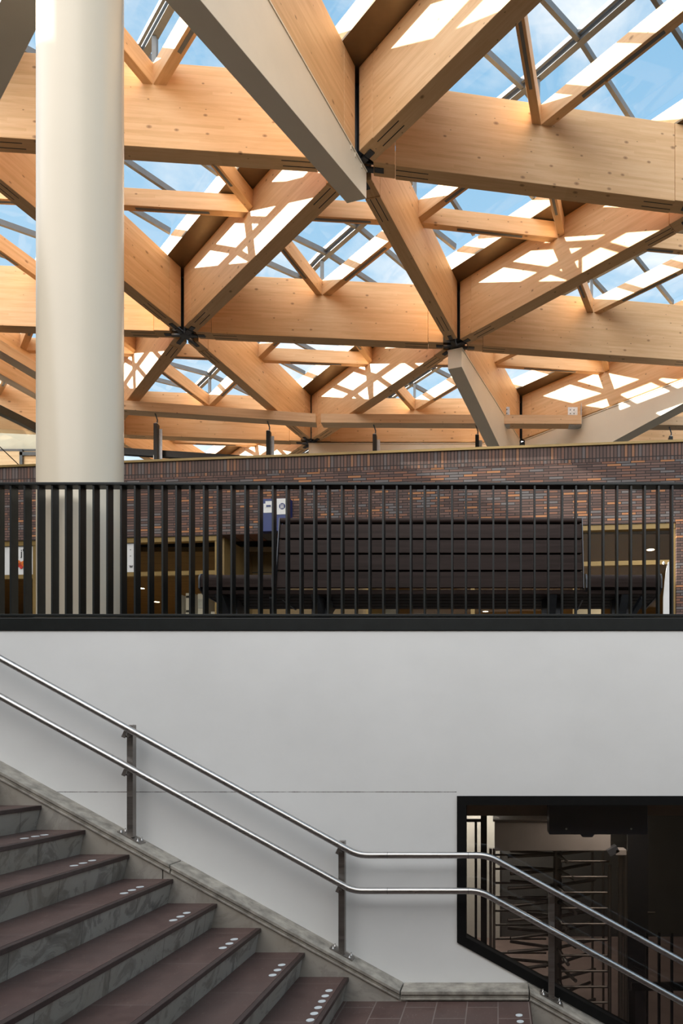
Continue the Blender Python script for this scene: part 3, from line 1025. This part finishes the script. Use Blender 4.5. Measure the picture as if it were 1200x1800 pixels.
# shop interior shell
struct('ceiling_shop', MB().box(-16, 9, 11.55, 19.0, 5.0, 5.08), M['planks'])
struct('ceiling_shop.001', MB().box(wu(640) + WX, 9, 10.6, 11.55, 5.0, 5.08), M['planks'])
struct('wall_shop', MB().box(-16, 9, 19.0, 19.2, ZP, 5.0), M['shopwall'])
struct('wall_shop_left', MB().box(-16.2, -16, 11.6, 19.0, ZP, 5.0), M['shopwall'])
struct('wall_shop_right', MB().box(9, 9.2, 10.5, 19.0, ZP, 5.0), M['shopwall'])
# shop ceiling lights
zc = 5.0
for (px, py, desc) in ((1143, 965, 'seen above the right end of the bench'), (970, 1073, 'seen under the bench near its right leg'), (853, 1074, 'seen under the middle of the bench'),
                       (248, 1033, 'seen just right of the cream column'), (275, 1057, 'seen left of the white racks'), (1030, 1045, 'hidden deep inside behind the bench right end'), (451, 1064, 'seen under the left end of the bench')):
    Y = F * (zc - EYE) / (PY0 - py)
    x = U(px, Y)
    dl = thing('downlight', 'round glowing ceiling downlight in the shop, ' + desc, 'light', (x, Y, zc - 0.02), 0, 'shop downlights')
    part('lens', MB().disc(x, Y, zc - 0.012, 0.065, 0.008), M['lamp'], dl)
    part('trim_ring', MB().lathe(x, Y, [(0.066, zc - 0.016), (0.085, zc - 0.016), (0.085, zc), ], 32, False), M['brass'], dl)
    pl = bpy.data.lights.new('downlight_lamp', 'SPOT')
    pl.energy = 180
    pl.color = (1.0, 0.80, 0.52)
    pl.spot_size = R(150)
    pl.spot_blend = 0.6
    pl.shadow_soft_size = 0.06
    po = bpy.data.objects.new('downlight_lamp', pl)
    po.location = (0, 0, -0.02)
    po.parent = dl
    COL.objects.link(po)
struct('floor_shop', MB().box(-16, 9, 11.7, 19.0, ZP, ZP + 0.004), plain('shop_floor', (0.30, 0.24, 0.17), 0.4))

# white sign banner behind the upper left pane, with the letters and fruit print that show between the bars
def wface(px0, px1, py0, py1, v, th):
    return MB().box(wu(px0), wu(px1), v, v + th, wz(py1, (px0 + px1) / 2), wz(py0, (px0 + px1) / 2))
sg = wthing('shop_sign', 'white shop sign strip with lettering and fruit print behind the column', 'sign', None)
sg.location = (WX, WY, 0)
part('board', MB().box(wu(-60), wu(237), 0.045, 0.07, TR1 + 0.004, ZFAS - 0.082), M['white'], sg, True)
def wtext(body, size, px, py, par, v=0.040, mat='ink'):
    me = text_mesh(body, size)
    me.materials.append(M[mat])
    ob = bpy.data.objects.new('lettering', me)
    COL.objects.link(ob)
    ob.parent = par
    ob.location = (wu(px), v, wz(py, px))
    ob.rotation_euler = (R(90), 0, 0)
    return ob
wtext("j's", 0.155, 32.5, 976, sg)
wtext(":", 0.10, 60, 979, sg)
wtext("-", 0.08, 225, 967, sg)
wtext("-", 0.08, 225, 978, sg)
wtext("w", 0.09, 224, 997, sg)
for (px, py, r, mt) in ((32, 992, 0.042, 'red'), (38, 990, 0.050, 'orange'), (34, 996, 0.028, 'red'), (41, 994, 0.035, 'orange'), (29, 988, 0.04, 'orange')):
    u, z = wu(px), wz(py, px)
    pm = MB().add([(u + r * math.cos(2 * math.pi * k / 18) * (1 + 0.25 * math.sin(3 * k)), 0.0400, z + r * math.sin(2 * math.pi * k / 18)) for k in range(18)], [list(range(18))])
    ob = part('fruit_print', pm, M[mt], sg, True)
    md = ob.modifiers.new('solid', 'SOLIDIFY')
    md.thickness = 0.004

# white newspaper racks inside the left window
def rack(name, label, px0, px1, py0, v, lines):
    a, b = wu(px0), wu(px1)
    z1 = wz(py0, (px0 + px1) / 2)
    t = wthing(name, label, 'rack', 'white racks in the shop window', (a + b) / 2, v)
    t.location.z = ZP
    h = z1 - ZP
    wd = (b - a) / 2
    part('body', MB().box(-wd, wd, 0, 0.30, 0.0, h), M['white'], t, True, 0.006)
    for (f0, f1, mt) in lines:
        part('printed_panel', MB().box(-wd * 0.85, wd * 0.85, -0.006, 0.0, h * f0, h * f1), M[mt], t, True)
rack('newspaper_rack', 'narrow pale rack at the left of the shop window racks', 278, 286, 1032, 0.5, [(0.1, 0.4, 'paper')])
rack('newspaper_rack', 'white rack with dark headlines in the shop window', 296, 310, 1030, 0.5, [(0.955, 0.975, 'ink'), (0.82, 0.84, 'ink'), (0.55, 0.565, 'ink'), (0.70, 0.71, 'ink')])
rack('newspaper_rack', 'white rack with grey pictures beside the bench end', 318, 334, 1031, 0.5, [(0.86, 0.95, 'galv'), (0.75, 0.80, 'galv'), (0.62, 0.66, 'galv')])
rack('newspaper_rack', 'low white rack just left of the bench end', 342, 350, 1064, 0.5, [(0.3, 0.6, 'paper')])

# white flag banner at the right window
YBN = wY(1170) - 0.25
bn = thing('banner', 'white curved feather banner beside the brick pier at right', 'banner', (U(1177, YBN), YBN, ZP))
pts = [(1179, 985), (1178, 1086), (1164, 1086), (1165.5, 1050), (1168, 1020), (1171, 1000), (1174, 988)]
pts2 = [(U(px, YBN), YBN, Zp(py, YBN) if py < 1086 else ZP + 0.02) for px, py in pts]
part('cloth', MB().prism(pts2, (0, 0.02, 0)), M['white'], bn)
part('pole', MB().tube([(U(1180, YBN), YBN + 0.01, ZP), (U(1180, YBN), YBN + 0.01, Zp(983, YBN))], 0.012, 10), M['galv'], bn)
part('tip_ball', MB().lathe(U(1166, YBN), YBN, [(0.002, Zp(993, YBN)), (0.018, Zp(991, YBN)), (0.018, Zp(989, YBN)), (0.002, Zp(986.5, YBN))], 14), M['white'], bn)

# white sheets hung in the windows that show below the bench
for (pa, pb, lab) in ((615, 697, 'white notice sheet low in the shop, seen under the bench middle'), (1013, 1056, 'white notice sheet low in the shop, seen under the bench right')):
    yy = 12.5
    solo('notice_board', MB().box(U(pa, yy), U(pb, yy), yy, yy + 0.04, ZP, Zp(1066, yy) + 0.05), M['white'], lab, 'notice board', 'white boards in the shop')

# blue information panel on the bricks
sgn = wthing('information_panel', 'blue wall panel with white notices and a round pictogram above the bench', 'sign')
sgn.location = (WX, WY, 0)
ba, bb = wu(463.5), wu(514)
zs0, zs1 = wz(938, 488), wz(881, 488)
part('body', MB().box(ba, bb, -0.12, 0.0, zs0, zs1), M['blue'], sgn, True, 0.006)
part('notice', MB().box(wu(469), wu(489), -0.126, -0.12, wz(906, 480), wz(890, 480)), M['paper'], sgn, True)
part('notice', MB().box(wu(472.5), wu(488), -0.130, -0.126, wz(897, 480), wz(886, 480)), M['paper'], sgn, True)
part('notice_print', MB().box(wu(474), wu(482), -0.133, -0.130, wz(896, 480), wz(893, 480)), M['blue'], sgn, True)
part('white_field', MB().box(wu(492), wu(511), -0.126, -0.12, wz(909, 500), wz(881.5, 500)), M['paper'], sgn, True)
uc, zc2 = wu(501.5), wz(894.8, 501)
rr = 0.049
cir = MB().add([(uc + rr * math.cos(2 * math.pi * k / 32), -0.128, zc2 + rr * math.sin(2 * math.pi * k / 32)) for k in range(32)], [list(range(32))])
o = part('roundel', cir, M['blue'], sgn, True)
o.modifiers.new('solid', 'SOLIDIFY').thickness = 0.003
fig = MB()
for dx in (-0.014, 0.014):
    fig.box(uc + dx - 0.008, uc + dx + 0.008, -0.134, -0.131, zc2 - 0.034, zc2 + 0.012)
    fig.add([(uc + dx + 0.008 * math.cos(2 * math.pi * k / 12), -0.134, zc2 + 0.024 + 0.008 * math.sin(2 * math.pi * k / 12)) for k in range(12)], [list(range(12))])
part('pictogram', fig, M['paper'], sgn, True)

# ------------------------------------------------------------------ timber roof
ZB = EYE + 8.06                                # underside of main beams
BH, BW = 1.15, 0.24
ZTB = ZB + BH
NODE = {
    (1, -1): (0.95, 1.36), (0, 0): (-3.21, 5.25), (1, 0): (2.18, 5.63), (2, 0): (7.0, 6.3),
    (-1, 1): (-7.37, 9.10), (0, 1): (-1.983, 9.52), (1, 1): (3.14, 10.30), (2, 1): (7.6, 10.9),
    (-2, 2): (-11.3, 13.1), (-1, 2): (-6.148, 13.41), (0, 2): (-0.862, 13.80), (1, 2): (4.73, 14.5), (2, 2): (9.9, 15.1),
    (-3, 3): (-15.5, 17.2), (-2, 3): (-10.2, 17.75), (-1, 3): (-4.98, 18.21), (0, 3): (0.53, 18.21), (1, 3): (6.1, 18.7),
    (-2, 4): (-9.1, 22.4), (-1, 4): (-3.8, 22.9), (0, 4): (1.9, 22.8),
}
NICK = {
    (0, 0): 'column-head', (1, 0): 'top-right', (-1, 1): 'left-edge', (0, 1): 'upper-middle', (1, 1): 'right-edge',
    (-2, 2): 'far-left', (-1, 2): 'column-side', (0, 2): 'mid-right', (1, 2): 'lower-right-edge',
    (-3, 3): 'lower-far-left', (-2, 3): 'behind-column', (-1, 3): 'above-blue-sign', (0, 3): 'steel-V', (1, 3): 'lowest-right',
    (-3, 4): 'distant-far-left', (-2, 4): 'distant-left', (-1, 4): 'distant-middle', (0, 4): 'distant-right', (2, 1): 'outer-right', (2, 0): 'outer-top-right',
    (2, 2): 'outermost-right', (1, -1): 'overhead',
}
def proj(x, y, z):
    return PX0 + F * x / y, PY0 - F * (z - EYE) / y
def wall_top_py(px):
    return 818 - 0.0375 * px
def seen(pts, margin=6):
    for (x, y, z) in pts:
        if y < 0.5: continue
        px, py = proj(x, y, z)
        if -margin < px < 1200 + margin and -margin < py < wall_top_py(px) + margin and not (68 < px < 213):
            return True
    return False
def lerp(a, b, t):
    return tuple(p + (q - p) * t for p, q in zip(a, b))
def seg_seen(a, b, z0, z1, hw=0.12):
    pts = []
    for k in range(41):
        p = lerp(a, b, k / 40)
        for z in (z0, z1):
            pts.append((p[0], p[1], z))
    return seen(pts)

EDGES = []
for n in NODE:
    for d in ((1, 0), (0, 1), (-1, 1)):
        m2 = (n[0] + d[0], n[1] + d[1])
        if m2 in NODE:
            EDGES.append((n, m2, {(1, 0): 'U', (0, 1): 'V', (-1, 1): 'W'}[d]))
CUT = 0.245
beam_count = 0
for (a, b, kind) in EDGES:
    pa, pb = NODE[a], NODE[b]
    if not seg_seen(pa, pb, ZB, ZTB):
        continue
    va, vb = Vector(pa), Vector(pb)
    L = (vb - va).length
    rz = math.atan2(vb.y - va.y, vb.x - va.x)
    t = thing('glulam_beam', 'deep glulam roof beam from the %s hub to the %s hub' % (NICK[a], NICK[b]), 'beam', (pa[0], pa[1], ZB), rz, 'deep glulam roof beams')
    eb = 0.30
    part('timber', MB().box(CUT + eb + 0.004, L - CUT - eb - 0.004, -BW / 2, BW / 2, 0, BH), M['glulam'], t, True, 0.006)
    for (x0, x1) in ((CUT, CUT + eb), (L - CUT - eb, L - CUT)):
        part('end_block', MB().box(x0, x1, -BW / 2, BW / 2, 0.012, BH), M['glulam'], t, True, 0.006)
    # slotted-in steel shoes on the underside
    for s, x0 in ((1, CUT + 0.01), (-1, L - CUT - 0.01)):
        sh = MB()
        xe = x0 + s * 0.13
        sh.box(min(x0, xe), max(x0, xe), -0.038, 0.038, -0.004, 0.05)
        part('steel_shoe', sh, M['hub'], t, True)
        gr = MB()
        for yy in (-0.045, 0.045):
            x2, x3 = x0 + s * 0.30, x0 + s * 0.75
            gr.box(min(x2, x3), max(x2, x3), yy - 0.006, yy + 0.006, -0.0015, 0.004)
        part('slot', gr, M['ink'], t, True)
    beam_count += 1

# steel hubs
for n, p in NODE.items():
    if not seen([(p[0], p[1], z) for z in (ZB, ZB + 0.3, ZB + 0.6, ZB + 0.9, ZTB)], 12):
        continue
    h = thing('steel_hub', 'dark steel joint hub where six glulam beams meet, the %s hub' % NICK[n], 'hub', (p[0], p[1], ZB), 0, 'steel joint hubs')
    part('core', MB().lathe(0, 0, [(0.055, -0.02), (0.055, BH - 0.02)], 12), M['hub'], h, True)
    stp = MB()
    fins = MB()
    for d in ((1, 0), (0, 1), (-1, 1), (-1, 0), (0, -1), (1, -1)):
        q = (n[0] + d[0], n[1] + d[1])
        if q in NODE:
            dv = (Vector(NODE[q]) - Vector(p)).normalized()
        else:
            q2 = (n[0] - d[0], n[1] - d[1])
            if q2 not in NODE: continue
            dv = (Vector(p) - Vector(NODE[q2])).normalized()
        stp.bar((0, 0, 0.0), (dv.x * (CUT + 0.0), dv.y * (CUT + 0.0), 0.0), 0.07, 0.035)
        fins.bar((dv.x * 0.04, dv.y * 0.04, BH * 0.5), (dv.x * (CUT + 0.002), dv.y * (CUT + 0.002), BH * 0.5), 0.02, BH * 0.86)
    part('star_plate', stp, M['hub'], h, True)
    part('fin_plate', fins, M['hub'], h, True)
    part('bottom_cap', MB().lathe(0, 0, [(0.085, -0.025), (0.095, -0.015), (0.095, 0.03)], 24), M['hub'], h, True)

# slim struts joining the beam mid-points in every triangle
TRI = []
for n in [(i, j) for j in range(-2, 5) for i in range(-5, 4)]:
    for tri in ((n, (n[0] + 1, n[1]), (n[0], n[1] + 1)), ((n[0] + 1, n[1]), (n[0], n[1] + 1), (n[0] + 1, n[1] + 1))):
        if all(c in NODE for c in tri):
            TRI.append(tri)
SH, SWD = 0.29, 0.125
ZST = ZTB - 0.015
for tri in TRI:
    for i in range(3):
        c = tri[i]; o1 = tri[(i + 1) % 3]; o2 = tri[(i + 2) % 3]
        m1 = lerp(NODE[c], NODE[o1], 0.5); m2 = lerp(NODE[c], NODE[o2], 0.5)
        if not seg_seen(m1, m2, ZST - SH, ZST):
            continue
        va, vb = Vector(m1), Vector(m2)
        L = (vb - va).length
        rz = math.atan2(vb.y - va.y, vb.x - va.x)
        t = thing('roof_strut', 'slim timber strut in the %s, %s, %s triangle, nearest the %s hub' % (NICK[tri[0]], NICK[tri[1]], NICK[tri[2]], NICK[c]), 'strut', (va.x, va.y, ZST - SH), rz, 'slim timber roof struts')
        e = 0.092
        part('timber', MB().box(e, L - e, -SWD / 2, SWD / 2, 0, SH), M['glulam'], t, True, 0.004)
        part('cable_strip', MB().box(L * 0.28, L * 0.72, -0.022, 0.022, -0.006, 0.0), M['greybar'], t, True)

# gutters along the W lines and glass ridge roofs between them
LINES = {
    0: [(1, -1), (0, 0), (-1, 1), (-2, 2), (-3, 3)],
    1: [(1, 0), (0, 1), (-1, 2), (-2, 3)],
    2: [(2, 0), (1, 1), (0, 2), (-1, 3), (-2, 4)],
    3: [(2, 1), (1, 2), (0, 3), (-1, 4)],
    4: [(2, 2), (1, 3), (0, 4)],
}
GW = 0.47
ZK0, ZK1 = ZTB + 0.005, ZTB + 0.31
def line_normals(k):
    ps = [Vector(NODE[n]) for n in LINES[k]]
    ns = []
    for i in range(len(ps)):
        d = Vector((0, 0))
        if i > 0: d += (ps[i] - ps[i - 1]).normalized()
        if i < len(ps) - 1: d += (ps[i + 1] - ps[i]).normalized()
        d.normalize()
        ns.append(Vector((d.y, -d.x)))          # points towards +X side
    return ps, ns
for k in LINES:
    ps, ns = line_normals(k)
    for i in range(len(ps) - 1):
        a, b, na, nb_ = ps[i], ps[i + 1], ns[i], ns[i + 1]
        if not seg_seen((a.x, a.y), (b.x, b.y), ZTB, ZK1):
            vis = False
            for s in (-1, 1):
                a2, b2 = a + na * s * GW, b + nb_ * s * GW
                vis = vis or seg_seen((a2.x, a2.y), (b2.x, b2.y), ZTB, ZK1)
            if not vis: continue
        na_, nb2 = NICK[LINES[k][i]], NICK[LINES[k][i + 1]]
        g = thing('roof_gutter', 'bronze lined roof gutter over the beam from %s hub to %s hub' % (na_, nb2), 'gutter', ((a.x + b.x) / 2, (a.y + b.y) / 2, ZTB), 0, 'roof gutters')
        so = MB()
        a1, a2, b1, b2 = a - na * GW, a + na * GW, b - nb_ * GW, b + nb_ * GW
        so.prism([(a1.x, a1.y, ZK0), (b1.x, b1.y, ZK0), (b2.x, b2.y, ZK0), (a2.x, a2.y, ZK0)], (0, 0, 0.03))
        part('soffit', so, M['gutter'], g)
        for s in (-1, 1):
            kb = MB()
            p, q = a + na * s * (GW - 0.03), b + nb_ * s * (GW - 0.03)
            kb.prism([(p.x - na.x * 0.03, p.y - na.y * 0.03, ZK0 + 0.03), (p.x + na.x * 0.035, p.y + na.y * 0.035, ZK0 + 0.03), (q.x + nb_.x * 0.035, q.y + nb_.y * 0.035, ZK0 + 0.03), (q.x - nb_.x * 0.03, q.y - nb_.y * 0.03, ZK0 + 0.03)], (0, 0, ZK1 - ZK0 - 0.03))
            part('timber_kerb', kb, M['glulam'], g)

def foot_on(k, p):
    best = None
    ps = [Vector(NODE[n]) for n in LINES[k]]
    for a, b in zip(ps[:-1], ps[1:]):
        d = b - a
        t = max(-0.15, min(1.15, (p - a).dot(d) / d.length_squared))
        q = a + d * t
        r = (q - p).length
        if best is None or r < best[0]:
            best = (r, q)
    return best[1]
ZR = ZTB + 0.45                               # underside of ridge bar
STRIP_NAME = {0: 'left', 1: 'middle', 2: 'right', 3: 'far right'}
for k in range(4):
    mids = []
    for n in LINES[k]:
        for d in ((1, 0), (0, 1)):
            q = (n[0] + d[0], n[1] + d[1])
            if q in NODE:
                mids.append((Vector(lerp(NODE[n], NODE[q], 0.5)), n, q))
    mids.sort(key=lambda m: m[0].y)
    path = [m[0] for m in mids]
    path = [path[0] + (path[0] - path[1]).normalized() * 1.2] + path
    sk = thing('skylight', 'glazed ridge skylight with grey bars, %s strip of the timber roof' % STRIP_NAME[k], 'skylight', (path[1].x, path[1].y, ZTB), 0, 'ridge skylights')
    rb = MB()
    for a, b in zip(path[:-1], path[1:]):
        rb.bar((a.x, a.y, ZR + 0.06), (b.x, b.y, ZR + 0.06), 0.085, 0.12)
        n2 = Vector((-(b - a).y, (b - a).x)).normalized() * 0.085
        rb.bar((a.x + n2.x, a.y + n2.y, ZR + 0.085), (b.x + n2.x, b.y + n2.y, ZR + 0.085), 0.035, 0.07)
    part('ridge_bar', rb, M['greybar'], sk)
    for (p, n, q) in mids:
        if seen([(p.x, p.y, ZTB), (p.x, p.y, ZR)], 10):
            part('ridge_post', MB().box(p.x - 0.03, p.x + 0.03, p.y - 0.03, p.y + 0.03, ZTB - 0.005, ZR + 0.01), M['greybar'], sk)
    # sample along the ridge
    cum = [0.0]
    for a, b in zip(path[:-1], path[1:]):
        cum.append(cum[-1] + (b - a).length)
    def at(s):
        for i in range(len(cum) - 1):
            if s <= cum[i + 1]:
                return path[i].lerp(path[i + 1], (s - cum[i]) / (cum[i + 1] - cum[i]))
        return path[-1]
    nseg = int(cum[-1] / 0.99)
    rows = []
    for j in range(nseg + 1):
        p = at(cum[-1] * j / nseg)
        fl, fr = foot_on(k, p), foot_on(k + 1, p)
        fl = fl + (p - fl).normalized() * (GW - 0.02)
        fr = fr + (p - fr).normalized() * (GW - 0.02)
        rows.append((p, fl, fr))
    for side in (1, 2):
        gm = MB()
        for r0, r1 in zip(rows[:-1], rows[1:]):
            zr, ze = ZR + 0.125, ZK1 + 0.105
            gm.add([(r0[0].x, r0[0].y, zr), (r0[side].x, r0[side].y, ze), (r1[side].x, r1[side].y, ze), (r1[0].x, r1[0].y, zr)], [(0, 1, 2, 3)])
        part('glass', gm, M['skyglass'], sk)
        for (p, *e) in rows:
            e = e[side - 1]
            if seen([(p.x, p.y, ZR), (e.x, e.y, ZK1), ((p.x + e.x) / 2, (p.y + e.y) / 2, (ZR + ZK1) / 2)], 20):
                part('glazing_bar', MB().bar((p.x, p.y, ZR + 0.065), (e.x, e.y, ZK1 + 0.045), 0.06, 0.10), M['greybar'], sk)

# tapered cream steel arms under the beams next to the two column heads
AW = 0.30
def arm(root_n, tip_n, label):
    a, b = Vector(NODE[root_n]), Vector(NODE[tip_n])
    d = (b - a)
    L = d.length
    rz = math.atan2(d.y, d.x)
    t = thing('roof_bracket', label, 'steel bracket', (a.x, a.y, ZB), rz, 'tapered steel roof arms')
    x0, x1 = 0.36, L + 0.03
    zt = -0.075
    d0, d1 = -1.42, -0.44
    za = d0 + (d1 - d0) * (x0 / L)
    zb = d1 + 0.0
    body = MB().prism([(x0, -AW / 2, zt), (x1, -AW / 2, zt), (x1, -AW / 2, zb), (x0, -AW / 2, za)], (0, AW, 0))
    part('box_girder', body, M['cream'], t, True, 0.004)
    part('top_flange', MB().box(x0, x1 + 0.004, -AW / 2 - 0.012, AW / 2 + 0.012, zt, zt + 0.022), M['cream'], t, True)
    part('packer', MB().box(CUT + 0.2, L - 0.2, -0.07, 0.07, zt + 0.022, -0.001), M['hub'], t, True)
    for x in (L - 0.42, L - 0.30, L - 0.12):
        part('stiffener', MB().box(x - 0.008, x + 0.008, -AW / 2 - 0.010, -AW / 2, zt - 0.06, zt), M['cream'], t, True)
    return t
arm((0, 0), (0, 1), 'tapered cream steel arm from top of frame down to the upper-middle hub')
arm((0, 0), (-1, 1), 'tapered cream steel arm crossing the top left corner of the photo')
arm((0, 3), (0, 2), 'tapered cream steel arm forming left leg of the V above the brick wall')
arm((0, 3), (1, 2), 'tapered cream steel arm rising right from the V with sunlit face')
arm((0, 3), (-1, 3), 'cream steel arm lying low along the wall top right of the blue sign')

# low edge beams hung under the main beams with black facade posts
HB0, HB1 = EYE + 7.79, EYE + 8.005
FP = [(-10.7, 9.6), (-9.28, 15.72), (-4.37, 16.45), (0.02, 16.50), (2.10, 16.52), (8.5, 16.7)]
def edge_beam(a, b, label, trim_a=0.0, trim_b=0.0, plates=False):
    va, vb = Vector(a), Vector(b)
    L = (vb - va).length
    rz = math.atan2(vb.y - va.y, vb.x - va.x)
    t = thing('edge_beam', label, 'beam', (a[0], a[1], HB0), rz, 'low edge beams')
    part('timber', MB().box(trim_a, L - trim_b, 0, 0.27, 0, HB1 - HB0), M['glulam_edge'], t, True, 0.004)
    if plates:
        for x, s in ((trim_a, -1), (L - trim_b, 1)):
            p = MB().box(x - 0.008 if s < 0 else x, x if s < 0 else x + 0.008, 0.01, 0.30, -0.02, 0.52)
            pl = part('steel_plate', p, M['galv'], t, True)
            xa, xb = (x, x + 0.22) if s < 0 else (x - 0.30, x)
            part('face_plate', MB().box(xa, xb, 0.272, 0.28, 0.0, 0.54), M['galv'], t, True)
            part('under_bracket', MB().box(xa, xb, 0.03, 0.24, -0.014, 0.0), M['galv'], t, True)
            bo = MB()
            for bxx in (0.06, 0.15):
                for bz in (0.30, 0.38, 0.47):
                    xx = xa + bxx
                    bo.tube([(xx, 0.262, bz), (xx, 0.272, bz)], 0.013, 8)
            part('bolts', bo, M['hub'], t, True)
edge_beam(FP[0], FP[1], 'low edge beam running along the facade left of the column')
edge_beam(FP[1], FP[2], 'low timber edge beam right of the column ending above the blue sign', 0.1, 0.02)
edge_beam(FP[2], FP[3], 'low timber edge beam between the blue sign and left steel V arm', 0.10, 0.16)
edge_beam(FP[3], FP[4], 'short timber edge beam with galvanised plates between the V arms', 0.05, 0.08, True)
edge_beam(FP[4], FP[5], 'low timber edge beam right of the V arms', 0.5, 0.0)

ZRF = 6.14
def fac_at(px):
    for a, b in zip(FP[:-1], FP[1:]):
        for k in range(200):
            p = lerp(a, b, k / 200)
            if abs(PX0 + F * p[0] / p[1] - px) < 2.2 and a[1] > 9:
                return p
POSTS = [(273, 737), (470.5, 752), (658.5, 752), (839, 752), (1180, 752)]
for (px, py) in POSTS:
    p = fac_at(px)
    x, y = p[0], p[1] + 0.10
    nm = {273: 'just right of the column', 470.5: 'left of the above-blue-sign hub', 658.5: 'right of the above-blue-sign hub', 839: 'left of the V arms', 1180: 'near right edge'}[px]
    t = thing('facade_post', 'slim black post with thin tilted rod above the brick wall, ' + nm, 'post', (x, y, ZRF), 0, 'black facade posts')
    zt = HB0 - 0.13
    part('tube', MB().box(x - 0.045, x + 0.045, y - 0.06, y + 0.06, ZRF, zt - 0.12), M['black'], t, bevel=0.006)
    part('rod', MB().tube([(x + 0.01, y, zt - 0.13), (x + 0.02, y, zt - 0.02), (x - 0.03, y, HB0)], 0.016, 10), M['hub'], t)
    part('clamp_ring', MB().disc(x, y, zt - 0.12, 0.04, 0.025), M['galv'], t)
    part('side_plate', MB().box(x + 0.045, x + 0.12, y + 0.02, y + 0.03, ZRF, zt - 0.22), M['galv'], t)
# black transom of the upper glass facade
ZTR = EYE + 6.66
tr = thing('facade_transom', 'black horizontal steel transom low above the brick wall right of the column', 'transom', (FP[1][0], FP[1][1], ZTR))
tm = MB()
tm.bar((FP[1][0], FP[1][1] + 0.30, ZTR + 0.27), (FP[2][0], FP[2][1] + 0.32, ZTR + 0.26), 0.10, 0.15)
part('bar', tm, M['black'], tr)
tr = thing('facade_glazing', 'glass facade pane under a slanting black rail at the far left', 'glazing', (FP[0][0], FP[0][1], ZRF))
tm = MB().bar((FP[0][0], FP[0][1] + 0.1, ZTR - 0.1), (FP[1][0], FP[1][1] + 0.1, ZTR), 0.12, 0.16)
part('top_rail', tm, M['black'], tr)
fg = MB()
for a, b in ((FP[0], FP[1]),):
    fg.prism([(a[0] - 0.03, a[1] + 0.1, ZRF), (b[0] - 0.03, b[1] + 0.1, ZRF), (b[0] - 0.03, b[1] + 0.1, ZTR - 0.09), (a[0] - 0.03, a[1] + 0.1, ZTR - 0.19)], (0.01, 0, 0))
part('glass', fg, M['facadeglass'], tr)
ca = (U(-6, 13.5), 13.5, Zp(780, 13.5)); cb2 = (U(34, 14.0), 14.0, Zp(818, 14.0))
part('stay_cable', MB().tube([ca, cb2], 0.010, 8), M['black'], tr)
# pale wall of the wing seen through the left glass
struct('wall_left', MB().box(-30, -11.7, 20.4, 20.6, 6.14, 12.2), M['creamwall'], label='cream wall of the wing beyond the left facade glass')
wn = MB()
zl = Zp(792, 20.4)
wn.box(-30, -11.8, 20.36, 20.4, zl - 0.03, zl + 0.03)
wn.box(U(34, 20.3), U(39, 20.3), 20.30, 20.4, 9.0, zl)
wn.box(U(34, 20.3), -11.9, 20.30, 20.4, zl - 0.18, zl - 0.08)
struct('trim_21', wn, M['hub'])
struct('trim_22', MB().box(-30, -11.8, 20.37, 20.4, 8.6, zl - 0.03), M['glulam_edge'], label='timber band on the cream wing wall')
wl = bpy.data.lights.new('wing_fill_light', 'AREA')  # added uplight that brightens the cream wall behind the left glass
wl.energy = 160
wl.size = 1.2
wl.color = (1.0, 0.90, 0.74)
wlo = bpy.data.objects.new('wing_fill_light', wl)
wlo.location = (-14.6, 18.9, 7.2)
wlo.rotation_euler = (R(155), 0, 0)
COL.objects.link(wlo)

# unseen solid deck added at left to keep direct sun off stairs and bench
mb = MB()
mb.box(-60, -12.5, -25, 15.5, ZTB + 0.05, ZTB + 0.25)
mb.box(-60, -19.5, 15.5, 40, ZTB + 0.05, ZTB + 0.25)
struct('ceiling_sun_blocker', mb, M['deck'])
